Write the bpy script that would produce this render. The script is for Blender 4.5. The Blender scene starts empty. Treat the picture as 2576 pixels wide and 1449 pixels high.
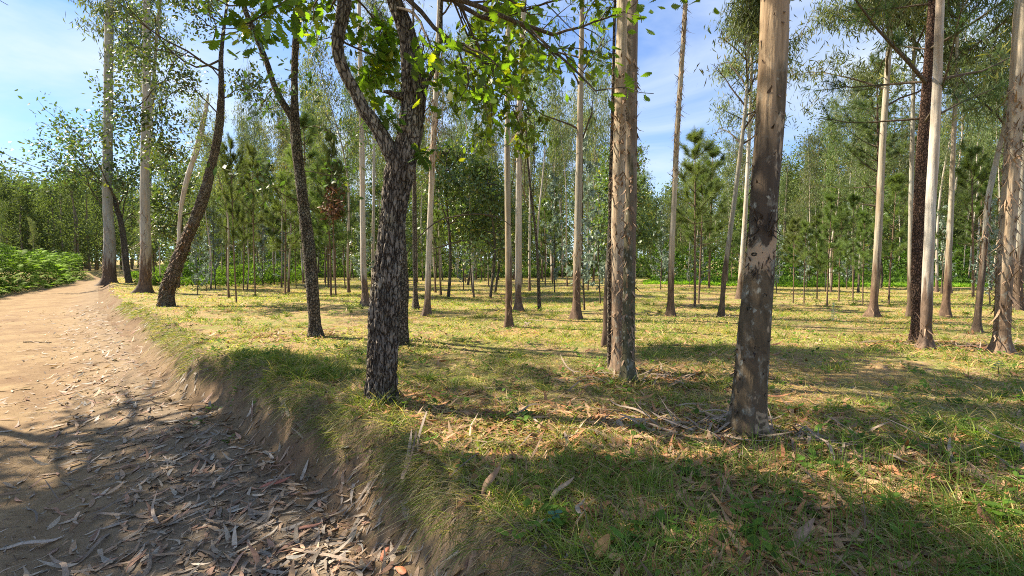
import bpy, math
import numpy as np
from math import radians, pi

# ---------------------------------------------------------------- camera, world, sun
SC = bpy.context.scene
COL = SC.collection
F = 1288.0            # focal length in photo units (frame is 2576 x 1449 units)
CAMZ = 1.65
PITCH = math.atan(59.5 / F)
cam_d = bpy.data.cameras.new("camera")
cam_d.sensor_width = 36.0
cam_d.lens = 18.0
cam_d.clip_start = 0.05
cam_d.clip_end = 3000
cam = bpy.data.objects.new("camera", cam_d)
cam.location = (0, 0, CAMZ)
cam.rotation_euler = (pi / 2 - PITCH, 0, 0)
COL.objects.link(cam)
SC.camera = cam
SUN_AZ = radians(-72)     # measured from +Y towards +X
SUN_EL = radians(47)
sdir = np.array([math.sin(SUN_AZ) * math.cos(SUN_EL), math.cos(SUN_AZ) * math.cos(SUN_EL), math.sin(SUN_EL)])

SC.view_settings.view_transform = 'Standard'
SC.view_settings.look = 'None'
SC.view_settings.exposure = 1.5
SC.view_settings.gamma = 1
SC.cycles.pixel_filter_type = 'BLACKMAN_HARRIS'
SC.cycles.filter_width = 1.0
SC.cycles.use_denoising = False
SC.cycles.max_bounces = 6
SC.cycles.diffuse_bounces = 4
SC.cycles.glossy_bounces = 2
SC.cycles.transmission_bounces = 4
SC.cycles.transparent_max_bounces = 4
SC.cycles.caustics_reflective = False
SC.cycles.caustics_refractive = False

W = bpy.data.worlds.new("World")
SC.world = W
W.use_nodes = True
nt = W.node_tree
for n in list(nt.nodes): nt.nodes.remove(n)
def N(nt, t, **kw):
    n = nt.nodes.new(t)
    for k, v in kw.items():
        if k.startswith('i_'):
            key = k[2:]
            key = int(key) if key.isdigit() else key.replace('_', ' ')
            n.inputs[key].default_value = v
        else: setattr(n, k, v)
    return n
wo = N(nt, 'ShaderNodeOutputWorld'); bg = N(nt, 'ShaderNodeBackground')
sky = N(nt, 'ShaderNodeTexSky', sky_type='NISHITA', sun_disc=False)
sky.sun_elevation = SUN_EL
sky.sun_rotation = SUN_AZ
sky.air_density = 1.0; sky.dust_density = 0.1; sky.ozone_density = 2.0
bg.inputs['Strength'].default_value = 0.078
tc = N(nt, 'ShaderNodeTexCoord')
mp = N(nt, 'ShaderNodeMapping'); mp.inputs['Scale'].default_value = (1.0, 1.0, 3.2); mp.inputs['Rotation'].default_value = (0.25, 0.1, 0.4)
mp.inputs['Location'].default_value = (0.35, 0.2, 0.1)
nz = N(nt, 'ShaderNodeTexNoise', i_Scale=1.6, i_Detail=7.0, i_Roughness=0.55, i_Distortion=0.6)
cr = N(nt, 'ShaderNodeValToRGB'); cr.color_ramp.elements[0].position = 0.33; cr.color_ramp.elements[1].position = 0.64
cr.color_ramp.elements[1].color = (0.8, 0.8, 0.8, 1)
mx = N(nt, 'ShaderNodeMix', data_type='RGBA')
mx.inputs['B'].default_value = (4.4, 4.9, 5.6, 1)
L = nt.links.new
L(tc.outputs['Generated'], mp.inputs['Vector']); L(mp.outputs[0], nz.inputs['Vector']); L(nz.outputs['Fac'], cr.inputs['Fac'])
L(cr.outputs[0], mx.inputs['Factor']); tn = N(nt, 'ShaderNodeMix', data_type='RGBA', blend_type='MULTIPLY'); tn.inputs['Factor'].default_value = 1; tn.inputs['B'].default_value = (.45, .70, 1.02, 1)
L(sky.outputs[0], tn.inputs['A']); L(tn.outputs['Result'], mx.inputs['A']); L(mx.outputs['Result'], bg.inputs['Color']); L(bg.outputs[0], wo.inputs['Surface'])

sun_d = bpy.data.lights.new("sun", 'SUN'); sun_d.energy = 5.0; sun_d.angle = radians(0.6); sun_d.color = (1.0, 0.88, 0.68)
sun = bpy.data.objects.new("sun", sun_d); COL.objects.link(sun)
from mathutils import Vector
sun.rotation_euler = Vector(sdir).to_track_quat('Z', 'Y').to_euler()

# ---------------------------------------------------------------- numpy noise
def _h(ix, iy, iz, seed):
    h = (ix.astype(np.int64) * 374761393 + iy.astype(np.int64) * 668265263 + iz.astype(np.int64) * 2147483647 + seed * 1274126177) & 0xffffffff
    h = ((h ^ (h >> 13)) * 1274126177) & 0xffffffff
    h = (h ^ (h >> 16)) & 0xffffff
    return h / float(0xffffff)
def vnoise(x, y, z=None, seed=0):
    x = np.asarray(x, float); y = np.asarray(y, float)
    z = np.zeros_like(x) if z is None else np.asarray(z, float)
    x0 = np.floor(x); y0 = np.floor(y); z0 = np.floor(z)
    fx = x - x0; fy = y - y0; fz = z - z0
    fx = fx * fx * (3 - 2 * fx); fy = fy * fy * (3 - 2 * fy); fz = fz * fz * (3 - 2 * fz)
    r = 0
    for a in (0, 1):
        for b in (0, 1):
            for c in (0, 1):
                r = r + _h(x0 + a, y0 + b, z0 + c, seed) * (fx if a else 1 - fx) * (fy if b else 1 - fy) * (fz if c else 1 - fz)
    return r * 2 - 1
def fbm(x, y, z=None, octv=4, seed=0):
    r = 0; a = 1; t = 0
    for i in range(octv):
        k = 2 ** i
        r = r + a * vnoise(np.asarray(x) * k, np.asarray(y) * k, None if z is None else np.asarray(z) * k, seed + i); t += a; a *= .5
    return r / t
def worley(u, v, nu, seed=0):
    """F1,F2 on a plane periodic in u with period nu cells"""
    iu = np.floor(u); iv = np.floor(v)
    f1 = np.full(u.shape, 9.); f2 = np.full(u.shape, 9.)
    for a in (-1, 0, 1):
        for b in (-1, 0, 1):
            cu = iu + a; cv = iv + b
            w = np.mod(cu, nu)
            px = cu + .5 + .8 * (_h(w, cv, w * 0, seed) - .5); py = cv + .5 + .8 * (_h(w, cv, w * 0, seed + 7) - .5)
            d = np.hypot(u - px, v - py)
            f2 = np.where(d < f1, f1, np.minimum(f2, d)); f1 = np.minimum(f1, d)
    return f1, f2
def sstep(a, b, x):
    t = np.clip((x - a) / (b - a), 0, 1); return t * t * (3 - 2 * t)

# ---------------------------------------------------------------- terrain
MID = np.array([(6.0, -9.0), (3.0, -4.0), (1.2, -1.0), (0.6, 0.8), (-0.10, 2.1), (-0.90, 3.4), (-2.1, 4.7), (-4.1, 6.5), (-7.7, 10.8), (-15.0, 19.0),
                (-27.0, 34.0), (-40.0, 50.5), (-52.0, 72.0), (-70.0, 130.0)])
def sdist(x, y):
    """signed distance to the bank line, positive on the field side"""
    x = np.asarray(x, float); y = np.asarray(y, float)
    best = np.full(x.shape, 1e9); sg = np.ones(x.shape)
    for (ax, ay), (bx, by) in zip(MID[:-1], MID[1:]):
        dx, dy = bx - ax, by - ay
        t = np.clip(((x - ax) * dx + (y - ay) * dy) / (dx * dx + dy * dy), 0, 1)
        d = np.hypot(x - ax - t * dx, y - ay - t * dy)
        c = dx * (y - ay) - dy * (x - ax)
        m = d < best
        best = np.where(m, d, best); sg = np.where(m, np.where(c < 0, 1., -1.), sg)
    return best * sg
def pw(x, y): return 4.1 - 1.9 * sstep(34, 58, np.hypot(x, y))
def gz(x, y, fine=True):
    x = np.asarray(x, float); y = np.asarray(y, float)
    r = np.hypot(x, y)
    s = sdist(x, y) + .10 * vnoise(x * 1.7, y * 1.7, seed=3) + .05 * vnoise(x * 5, y * 5, seed=4)
    B = 0.51 - .12 * sstep(12, 30, r)
    top = sstep(-0.24, 0.20, s)
    z = (B - .13) * top + .13 * sstep(-1.5, -.2, s)
    z = z + top * (.05 * fbm(x * .7, y * .7, octv=3, seed=11) + .10 * vnoise(x * .13, y * .13, seed=12) * sstep(6, 25, r))
    z = z + top * .10 * np.exp(-(s - .38) ** 2 / .06) * sstep(-.2, .6, vnoise(x * .8, y * .8, seed=19))
    z = z + .07 * np.exp(-((x + 1.12) ** 2 + (y - 4.2) ** 2) / .10)
    z = z + (1 - top) * .02 * fbm(x * .9, y * .9, octv=3, seed=21)
    rut = np.exp(-((s + 1.45 + .12 * vnoise(x * .5, y * .5, seed=51)) / .17) ** 2) + np.exp(-((s + 2.95 + .12 * vnoise(x * .5, y * .5, seed=52)) / .17) ** 2)
    z = z - .028 * rut * (.7 + .5 * vnoise(x * 1.3, y * 1.3, seed=53))
    z = z - .10 * (1 - top) * (1 - sstep(7, 16, r))
    s2 = -s - pw(x, y)
    z = z + sstep(0, 1.4, s2) * .75
    if fine:
        k = np.clip(1 - r / 14, 0, 1)
        z = z + k * (.008 * fbm(x * 9, y * 9, octv=3, seed=31) + .032 * np.exp(-(s / .4) ** 2) * fbm(x * 6, y * 6, octv=3, seed=33))
    z = z + sstep(70, 300, r) * 6 * (fbm(x * .01, y * .01, octv=2, seed=41) + .4)
    return z
cp, sp = math.cos(PITCH), math.sin(PITCH)
def ray(px, py):
    a = (px - 1288.) / F; b = (724.5 - py) / F
    return np.array([a, cp + b * sp, -sp + b * cp])   # y component is the view depth direction
def at(px, py):
    d = ray(px, py); t = .5; last = t
    for i in range(2000):
        p = np.array([0, 0, CAMZ]) + d * t
        if p[2] < float(gz(p[0], p[1], False)):
            lo, hi = last, t
            for j in range(24):
                m = (lo + hi) / 2; p = np.array([0, 0, CAMZ]) + d * m
                if p[2] < float(gz(p[0], p[1], False)): hi = m
                else: lo = m
            return p
        last = t; t *= 1.01
        if t > 400: return p
def atY(px, py, Y):
    d = ray(px, py); return np.array([0, 0, CAMZ]) + d * (Y / d[1])

# ---------------------------------------------------------------- mesh building
def mesh_obj(name, V, Fs, mat, parent=None, col=None, smooth=True, loc=None):
    me = bpy.data.meshes.new(name)
    V = np.asarray(V, np.float32)
    if not isinstance(Fs, list): Fs = [Fs]
    Fs = [np.asarray(f, np.int32) for f in Fs if len(f)]
    me.vertices.add(len(V)); me.vertices.foreach_set('co', V.ravel())
    nl = sum(f.size for f in Fs); nf = sum(len(f) for f in Fs)
    me.loops.add(nl); me.polygons.add(nf)
    me.loops.foreach_set('vertex_index', np.concatenate([f.ravel() for f in Fs]))
    st = []; o = 0
    for f in Fs:
        st.append(o + np.arange(len(f)) * f.shape[1]); o += f.size
    me.polygons.foreach_set('loop_start', np.concatenate(st).astype(np.int32))
    if smooth: me.polygons.foreach_set('use_smooth', np.ones(nf, bool))
    if col is not None:
        a = me.attributes.new('Col', 'FLOAT_COLOR', 'POINT')
        c = np.ones((len(V), 4), np.float32); c[:, :col.shape[1]] = col
        a.data.foreach_set('color', c.ravel())
    me.update(calc_edges=True); me.validate()
    me.materials.append(mat)
    o = bpy.data.objects.new(name, me); COL.objects.link(o)
    if parent is not None: o.parent = parent
    if loc is not None: o.location = loc
    return o
def join(parts):
    """parts: list of (V, quads[, col])"""
    Vs, Qs, Cs = [], [], []; o = 0
    for p in parts:
        if len(p[0]) == 0: continue
        Vs.append(p[0]); Qs.append(p[1] + o); o += len(p[0])
        if len(p) > 2: Cs.append(p[2])
    return (np.concatenate(Vs), np.concatenate(Qs)) + ((np.concatenate(Cs),) if Cs else ())
def unit(v):
    return v / np.maximum(np.linalg.norm(v, axis=-1, keepdims=True), 1e-9)
def tube(P, R, seg=8, disp=None, ref=None, cap=True):
    P = np.asarray(P, float); R = np.asarray(R, float); n = len(P)
    T = unit(np.gradient(P, axis=0))
    ref = np.array([0.13, 1.0, 0.07]) if ref is None else ref
    if abs(np.mean(T @ unit(ref))) > .85: ref = np.array([1., .1, .2])
    X = unit(np.cross(T, ref)); Y = np.cross(T, X)
    th = np.linspace(0, 2 * pi, seg, endpoint=False)
    r = np.repeat(R[:, None], seg, 1)
    if disp is not None: r = r + disp(th[None, :] + 0 * r, np.arange(n)[:, None] + 0 * r, P, R)
    V = P[:, None] + r[..., None] * (np.cos(th)[None, :, None] * X[:, None] + np.sin(th)[None, :, None] * Y[:, None])
    i = np.arange(n - 1)[:, None] * seg; j = np.arange(seg)[None]; k = (j + 1) % seg
    Q = np.stack([i + j, i + k, i + seg + k, i + seg + j], -1).reshape(-1, 4)
    V = V.reshape(-1, 3)
    if cap:   # close the tip with a point ring
        V = np.vstack([V, P[-1][None]]); c = len(V) - 1; b = (n - 1) * seg
        jj = np.arange(0, seg, 2)
        Q = np.vstack([Q, np.stack([b + jj, b + (jj + 1) % seg, b + (jj + 2) % seg, 0 * jj + c], -1)])
    return V, Q
def resample(P, step, sm=True):
    P = np.asarray(P, float)
    d = np.r_[0, np.cumsum(np.linalg.norm(np.diff(P[:, :3], axis=0), axis=1))]
    n = max(3, int(d[-1] / step)); t = np.linspace(0, d[-1], n)
    # catmull style smoothing through cubic hermite
    m = np.gradient(P, d, axis=0)
    k = np.clip(np.searchsorted(d, t) - 1, 0, len(d) - 2)
    h = (d[k + 1] - d[k])[:, None]; u = ((t - d[k]) / h[:, 0])[:, None]
    return (2 * u**3 - 3 * u**2 + 1) * P[k] + (u**3 - 2 * u**2 + u) * h * m[k] + (-2 * u**3 + 3 * u**2) * P[k + 1] + (u**3 - u**2) * h * m[k + 1]
def ribbons(P, D, S, L, Wd, prof, bend=None, bend2=None, col=None, fold=0.0):
    """n curved strips; prof = width profile at k stations"""
    n = len(P); k = len(prof)
    t = np.linspace(0, 1, k)[None, :, None]
    L = np.broadcast_to(L, (n,))[:, None, None]; Wd = np.broadcast_to(Wd, (n,))[:, None, None]
    C = P[:, None] + D[:, None] * (t * L)
    if bend is not None: C = C + bend[:, None] * (t ** 2) * L
    if bend2 is not None: C = C + bend2[:, None] * np.sin(t * pi * 1.6) * L
    w = np.asarray(prof)[None, :, None] * Wd * .5
    Sv = S[:, None]
    A = C - Sv * w; Bv = C + Sv * w
    if fold:
        nrm = unit(np.cross(D, S))[:, None]
        A = A + nrm * w * fold; Bv = Bv + nrm * w * fold
    V = np.stack([A, Bv], 2).reshape(-1, 3)
    b = (np.arange(n)[:, None] * (2 * k) + np.arange(k - 1)[None] * 2)[..., None]
    Q = (b + np.array([0, 1, 3, 2])).reshape(-1, 4)
    if col is None: return V, Q
    return V, Q, np.repeat(col, 2 * k, axis=0)
def rdir(rng, n):
    return unit(rng.normal(size=(n, 3)))
def perp(D, rng=None, hint=None):
    h = rdir(rng, len(D)) if hint is None else hint
    return unit(np.cross(D, h))

# ---------------------------------------------------------------- materials
def newmat(name):
    m = bpy.data.materials.new(name); m.use_nodes = True
    nt = m.node_tree
    for n in list(nt.nodes): nt.nodes.remove(n)
    out = N(nt, 'ShaderNodeOutputMaterial')
    return m, nt, out
def ramp(nt, stops):
    r = N(nt, 'ShaderNodeValToRGB'); e = r.color_ramp.elements
    while len(e) < len(stops): e.new(.5)
    for el, (p, c) in zip(e, stops):
        el.position = p; el.color = (c, c, c, 1) if isinstance(c, (int, float)) else (*c, 1)
    return r
def noise_node(nt, vec, scale, detail=4, rough=.55, dist=0):
    n = N(nt, 'ShaderNodeTexNoise', i_Scale=scale, i_Detail=detail, i_Roughness=rough, i_Distortion=dist)
    nt.links.new(vec, n.inputs['Vector']); return n
def mixc(nt, fac, a, b, mode='MIX'):
    m = N(nt, 'ShaderNodeMix', data_type='RGBA', blend_type=mode)
    for s, v in (('Factor', fac), ('A', a), ('B', b)):
        if hasattr(v, 'is_linked'): nt.links.new(v, m.inputs[s])
        elif isinstance(v, (int, float)): m.inputs[s].default_value = v
        else: m.inputs[s].default_value = (*v, 1)
    return m.outputs['Result']
def mapping(nt, vec, scale, loc=None):
    m = N(nt, 'ShaderNodeMapping'); m.inputs['Scale'].default_value = scale
    nt.links.new(vec, m.inputs['Vector'])
    if loc is not None: nt.links.new(loc, m.inputs['Location'])
    return m.outputs[0]
def finish(nt, out, color, rough=.85, bumps=(), spec=.3, trans=None, tcol=None):
    b = N(nt, 'ShaderNodeBsdfPrincipled')
    nt.links.new(color, b.inputs['Base Color'])
    if hasattr(rough, 'is_linked'): nt.links.new(rough, b.inputs['Roughness'])
    else: b.inputs['Roughness'].default_value = rough
    b.inputs['Specular IOR Level'].default_value = spec
    last = None
    for h, dist, st in bumps:
        bp = N(nt, 'ShaderNodeBump', i_Distance=dist, i_Strength=st)
        nt.links.new(h, bp.inputs['Height'])
        if last is not None: nt.links.new(last, bp.inputs['Normal'])
        last = bp.outputs[0]
    if last is not None: nt.links.new(last, b.inputs['Normal'])
    if trans:
        t = N(nt, 'ShaderNodeBsdfTranslucent'); nt.links.new(tcol if tcol is not None else color, t.inputs['Color'])
        ms = N(nt, 'ShaderNodeMixShader', i_0=trans)
        nt.links.new(b.outputs[0], ms.inputs[1]); nt.links.new(t.outputs[0], ms.inputs[2]); nt.links.new(ms.outputs[0], out.inputs['Surface'])
    else: nt.links.new(b.outputs[0], out.inputs['Surface'])

def mat_leaf(name, trans=.35, rough=.45, spec=.4, tgain=(1.5, 1.7, .55), vary=.25, tint=None):
    """colour comes from the leaf's own Col attribute, shifted per tree"""
    m, nt, out = newmat(name)
    a = N(nt, 'ShaderNodeAttribute', attribute_name='Col')
    oi = N(nt, 'ShaderNodeObjectInfo')
    hs = N(nt, 'ShaderNodeHueSaturation')
    mr = N(nt, 'ShaderNodeMapRange', i_3=1 - vary, i_4=1 + vary); nt.links.new(oi.outputs['Random'], mr.inputs[0])
    mh = N(nt, 'ShaderNodeMapRange', i_3=.485, i_4=.515); nt.links.new(oi.outputs['Random'], mh.inputs[0])
    nt.links.new(a.outputs['Color'], hs.inputs['Color']); nt.links.new(mr.outputs[0], hs.inputs['Value']); nt.links.new(mh.outputs[0], hs.inputs['Hue'])
    c = hs.outputs[0]
    tcol = mixc(nt, 1.0, c, tgain, 'MULTIPLY')
    finish(nt, out, c, rough, spec=spec, trans=trans, tcol=tcol)
    return m

def mat_gum(name, pale, tan, dark, zr=1.4, lichen=0.0, patch=0.0):
    """smooth gum bark in long vertical patches, rough brown foot up to zr metres"""
    m, nt, out = newmat(name)
    tc = N(nt, 'ShaderNodeTexCoord'); oi = N(nt, 'ShaderNodeObjectInfo')
    sc = N(nt, 'ShaderNodeVectorMath', operation='SCALE'); nt.links.new(tc.outputs['Object'], sc.inputs[0]); sc.inputs['Scale'].default_value = 1
    off = N(nt, 'ShaderNodeMath', operation='MULTIPLY', i_1=37.0); nt.links.new(oi.outputs['Random'], off.inputs[0])
    ad = N(nt, 'ShaderNodeVectorMath', operation='ADD'); nt.links.new(tc.outputs['Object'], ad.inputs[0]); nt.links.new(off.outputs[0], ad.inputs[1])
    v = ad.outputs[0]
    n1 = noise_node(nt, mapping(nt, v, (9, 9, .9)), 1.0, 5, .6, .6)
    n2 = noise_node(nt, mapping(nt, v, (45, 45, 2.2)), 1.0, 4, .65)
    n3 = noise_node(nt, mapping(nt, v, (16, 16, 7)), 1.0, 6, .7, .5)
    n4 = noise_node(nt, mapping(nt, v, (2, 2, .5)), 1.0, 3)
    r1 = ramp(nt, [(.40, 0.), (.50, .35), (.62, 1.)]); nt.links.new(n1.outputs['Fac'], r1.inputs[0])
    c = mixc(nt, r1.outputs[0], pale, tan)
    r2 = ramp(nt, [(.35, .72), (.6, 1.12)]); nt.links.new(n2.outputs['Fac'], r2.inputs[0])
    c = mixc(nt, 1.0, c, r2.outputs[0], 'MULTIPLY')
    r4 = ramp(nt, [(.35, .8), (.65, 1.1)]); nt.links.new(n4.outputs['Fac'], r4.inputs[0])
    c = mixc(nt, 1.0, c, r4.outputs[0], 'MULTIPLY')
    sep = N(nt, 'ShaderNodeSeparateXYZ'); nt.links.new(tc.outputs['Object'], sep.inputs[0])
    zz = N(nt, 'ShaderNodeMath', operation='MULTIPLY_ADD', i_1=3.2 * max(zr, .2)); nt.links.new(n1.outputs['Fac'], zz.inputs[0]); nt.links.new(sep.outputs['Z'], zz.inputs[2])
    zm = N(nt, 'ShaderNodeMapRange', i_1=zr * 2.5, i_2=zr * 2.9, i_3=1.0, i_4=0.0); nt.links.new(zz.outputs[0], zm.inputs[0])
    r3 = ramp(nt, [(.35, dark), (.6, tuple(x * 2.3 for x in dark)), (.78, tuple(x * .8 for x in tan))])
    nt.links.new(n3.outputs['Fac'], r3.inputs[0])
    c = mixc(nt, zm.outputs[0], c, r3.outputs[0])
    if patch:
        n6 = noise_node(nt, mapping(nt, v, (5.5, 5.5, 2.6)), 1.0, 5, .62, .8)
        c = mixc(nt, ramp_link(nt, n6.outputs['Fac'], [(.58, 0.), (.61, patch * .8)]), c, (.10, .07, .045))
        zq = N(nt, 'ShaderNodeMath', operation='MULTIPLY_ADD', i_1=1.3); nt.links.new(n6.outputs['Fac'], zq.inputs[0]); nt.links.new(sep.outputs['Z'], zq.inputs[2])
        zr_ = N(nt, 'ShaderNodeMapRange', i_1=0.0, i_2=4.0); nt.links.new(zq.outputs[0], zr_.inputs[0])
        c = mixc(nt, ramp_link(nt, zr_.outputs[0], [(.415, 0.), (.425, 1.), (.485, 1.), (.495, 0.)]), c, (.40, .28, .18))
        c = mixc(nt, ramp_link(nt, zr_.outputs[0], [(.485, 0.), (.492, patch), (.62, patch), (.66, 0.)]), c, (.06, .044, .032))
        n7 = noise_node(nt, mapping(nt, v, (7, 7, 3.2)), 1.0, 4, .6, .5)
        c = mixc(nt, ramp_link(nt, n7.outputs['Fac'], [(.58, 0.), (.61, .7)]), c, (.42, .31, .20))
    if lichen:
        v = mixc(nt, .10, v, n3.outputs['Color'], 'ADD')
        vo = N(nt, 'ShaderNodeTexVoronoi', i_Scale=1.0, i_Randomness=1.0); nt.links.new(mapping(nt, v, (28, 28, 22)), vo.inputs['Vector'])
        rl = ramp(nt, [(.16, 1.), (.42, 0.)]); nt.links.new(vo.outputs['Distance'], rl.inputs[0])
        gate = N(nt, 'ShaderNodeMath', operation='GREATER_THAN', i_1=1 - lichen); nt.links.new(vo.outputs['Color'], gate.inputs[0])
        vsz = N(nt, 'ShaderNodeSeparateXYZ'); nt.links.new(vo.outputs['Color'], vsz.inputs[0]); mm = N(nt, 'ShaderNodeMath', operation='MULTIPLY'); nt.links.new(rl.outputs[0], mm.inputs[0]); nt.links.new(gate.outputs[0], mm.inputs[1])
        m2 = N(nt, 'ShaderNodeMath', operation='MULTIPLY'); nt.links.new(mm.outputs[0], m2.inputs[0]); nt.links.new(zm.outputs[0], m2.inputs[1])
        c = mixc(nt, m2.outputs[0], c, (.33, .32, .26))
        nl = noise_node(nt, mapping(nt, v, (11, 11, 8)), 1.0, 6, .7); m3 = N(nt, 'ShaderNodeMath', operation='MULTIPLY'); nt.links.new(ramp_link(nt, nl.outputs['Fac'], [(.54, 0.), (.66, .75)]), m3.inputs[0]); nt.links.new(zm.outputs[0], m3.inputs[1])
        c = mixc(nt, m3.outputs[0], c, (.26, .245, .20))
    finish(nt, out, c, .8, [(n1.outputs['Fac'], .02, .5), (n2.outputs['Fac'], .008, .7), (n3.outputs['Fac'], .012, .6)], spec=.25)
    return m
def mat_rough(name, plate, crack, light=None, scale=(26, 26, 11), moss=None, bump=.015):
    """plated bark"""
    m, nt, out = newmat(name)
    tc = N(nt, 'ShaderNodeTexCoord'); v = tc.outputs['Object']
    w = noise_node(nt, v, 9, 3)
    wm = mixc(nt, .06, v, w.outputs['Color'], 'ADD')
    vo = N(nt, 'ShaderNodeTexVoronoi', feature='DISTANCE_TO_EDGE', i_Scale=1.0); nt.links.new(mapping(nt, wm, scale), vo.inputs['Vector'])
    vc = N(nt, 'ShaderNodeTexVoronoi', feature='F1', i_Scale=1.0); nt.links.new(mapping(nt, wm, scale), vc.inputs['Vector'])
    re = ramp(nt, [(.0, 0.), (.16, 1.)]); nt.links.new(vo.outputs['Distance'], re.inputs[0])
    n2 = noise_node(nt, mapping(nt, v, (60, 60, 30)), 1.0, 5, .7)
    n3 = noise_node(nt, mapping(nt, v, (5, 5, 2.5)), 1.0, 5, .6, .4)
    pc = mixc(nt, ramp_link(nt, n2.outputs['Fac'], [(.3, 0.), (.7, 1.)]), tuple(x * .6 for x in plate), tuple(min(1, x * 1.35) for x in plate))
    sx = N(nt, 'ShaderNodeSeparateXYZ'); nt.links.new(vc.outputs['Color'], sx.inputs[0])
    pc = mixc(nt, 1.0, pc, ramp_link(nt, sx.outputs[0], [(0., .65), (1., 1.35)]), 'MULTIPLY')
    if light is not None:
        pc = mixc(nt, ramp_link(nt, n3.outputs['Fac'], [(.50, 0.), (.66, .85)]), pc, light)
    if moss is not None:
        n5 = noise_node(nt, mapping(nt, v, (7, 7, 4)), 1.0, 6, .7)
        pc = mixc(nt, ramp_link(nt, n5.outputs['Fac'], [(.52, 0.), (.7, .8)]), pc, moss)
    c = mixc(nt, re.outputs[0], crack, pc)
    finish(nt, out, c, .9, [(re.outputs[0], bump, .9), (n2.outputs['Fac'], .006, .8)], spec=.2)
    return m
def ramp_link(nt, sock, stops):
    r = ramp(nt, stops); nt.links.new(sock, r.inputs[0]); return r.outputs[0]
def mat_attr(name, rough=.8, trans=0, spec=.25, bump=0, tgain=(1.3, 1.3, .8)):
    m, nt, out = newmat(name)
    a = N(nt, 'ShaderNodeAttribute', attribute_name='Col')
    c = a.outputs['Color']
    bs = ()
    if bump:
        tc = N(nt, 'ShaderNodeTexCoord')
        nn = noise_node(nt, tc.outputs['Object'], 60, 4, .6)
        c = mixc(nt, 1.0, c, ramp_link(nt, nn.outputs['Fac'], [(.3, .7), (.7, 1.2)]), 'MULTIPLY')
        bs = ((nn.outputs['Fac'], bump, .6),)
    finish(nt, out, c, rough, bs, spec=spec, trans=trans, tcol=mixc(nt, 1.0, c, tgain, 'MULTIPLY') if trans else None)
    return m

def mat_ground():
    m, nt, out = newmat('field_soil')
    tc = N(nt, 'ShaderNodeTexCoord'); v = tc.outputs['Object']
    big = noise_node(nt, v, .55, 5, .6, .5); mid = noise_node(nt, v, 3.1, 5, .65); fin = noise_node(nt, v, 28, 6, .75)
    st = noise_node(nt, mapping(nt, v, (14, 60, 14)), 1.0, 4, .7, 1.5)
    c = mixc(nt, ramp_link(nt, fin.outputs['Fac'], [(.35, 0.), (.62, 1.)]), (.14, .08, .04), (.40, .275, .14))
    c = mixc(nt, ramp_link(nt, st.outputs['Fac'], [(.52, 0.), (.60, .8)]), c, (.60, .48, .28))
    g = mixc(nt, ramp_link(nt, fin.outputs['Fac'], [(.3, 0.), (.7, 1.)]), (.10, .13, .03), (.30, .31, .08))
    c = mixc(nt, ramp_link(nt, mid.outputs['Fac'], [(.42, 0.), (.56, .8)]), c, g)
    o = mixc(nt, ramp_link(nt, fin.outputs['Fac'], [(.35, 0.), (.65, 1.)]), (.24, .13, .06), (.54, .36, .17))
    c = mixc(nt, ramp_link(nt, big.outputs['Fac'], [(.52, 0.), (.64, .7)]), c, o)
    finish(nt, out, c, .95, [(fin.outputs['Fac'], .03, .9), (st.outputs['Fac'], .01, .6)], spec=.1)
    return m
def mat_dirt(name, a, b, litter, soil_shade=None):
    m, nt, out = newmat(name)
    tc = N(nt, 'ShaderNodeTexCoord'); v = tc.outputs['Object']
    big = noise_node(nt, v, .9, 5, .6); mid = noise_node(nt, v, 7, 6, .7); fin = noise_node(nt, v, 70, 5, .8)
    c = mixc(nt, ramp_link(nt, mid.outputs['Fac'], [(.3, 0.), (.7, 1.)]), a, b)
    c = mixc(nt, 1.0, c, ramp_link(nt, fin.outputs['Fac'], [(.3, .70), (.7, 1.25)]), 'MULTIPLY')
    c = mixc(nt, ramp_link(nt, big.outputs['Fac'], [(.45, 0.), (.68, litter)]), c, (.15, .09, .055))
    if soil_shade:  # dark tone for litter-rich dirt and for shade painted on the near path
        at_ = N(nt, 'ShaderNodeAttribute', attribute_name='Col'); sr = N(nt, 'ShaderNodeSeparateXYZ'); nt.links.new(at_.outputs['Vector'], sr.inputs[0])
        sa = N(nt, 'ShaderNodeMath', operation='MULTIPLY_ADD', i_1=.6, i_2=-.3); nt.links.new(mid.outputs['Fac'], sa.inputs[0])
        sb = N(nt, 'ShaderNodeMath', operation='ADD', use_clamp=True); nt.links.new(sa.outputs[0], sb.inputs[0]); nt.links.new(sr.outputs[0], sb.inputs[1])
        c2 = mixc(nt, 1.0, ramp_link(nt, fin.outputs['Fac'], [(.3, .7), (.7, 1.3)]), soil_shade, 'MULTIPLY')
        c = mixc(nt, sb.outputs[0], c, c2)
    vo = N(nt, 'ShaderNodeTexVoronoi', i_Scale=45.0); nt.links.new(v, vo.inputs['Vector'])
    pe = ramp_link(nt, vo.outputs['Distance'], [(.12, 1.), (.28, 0.)])
    c = mixc(nt, ramp_link(nt, vo.outputs['Distance'], [(.10, .35), (.16, 0.)]), c, (.55, .47, .37))
    finish(nt, out, c, .95, [(mid.outputs['Fac'], .012, .5), (fin.outputs['Fac'], .006, .9), (pe, .004, .6)], spec=.12)
    return m
#MARK2

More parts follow.
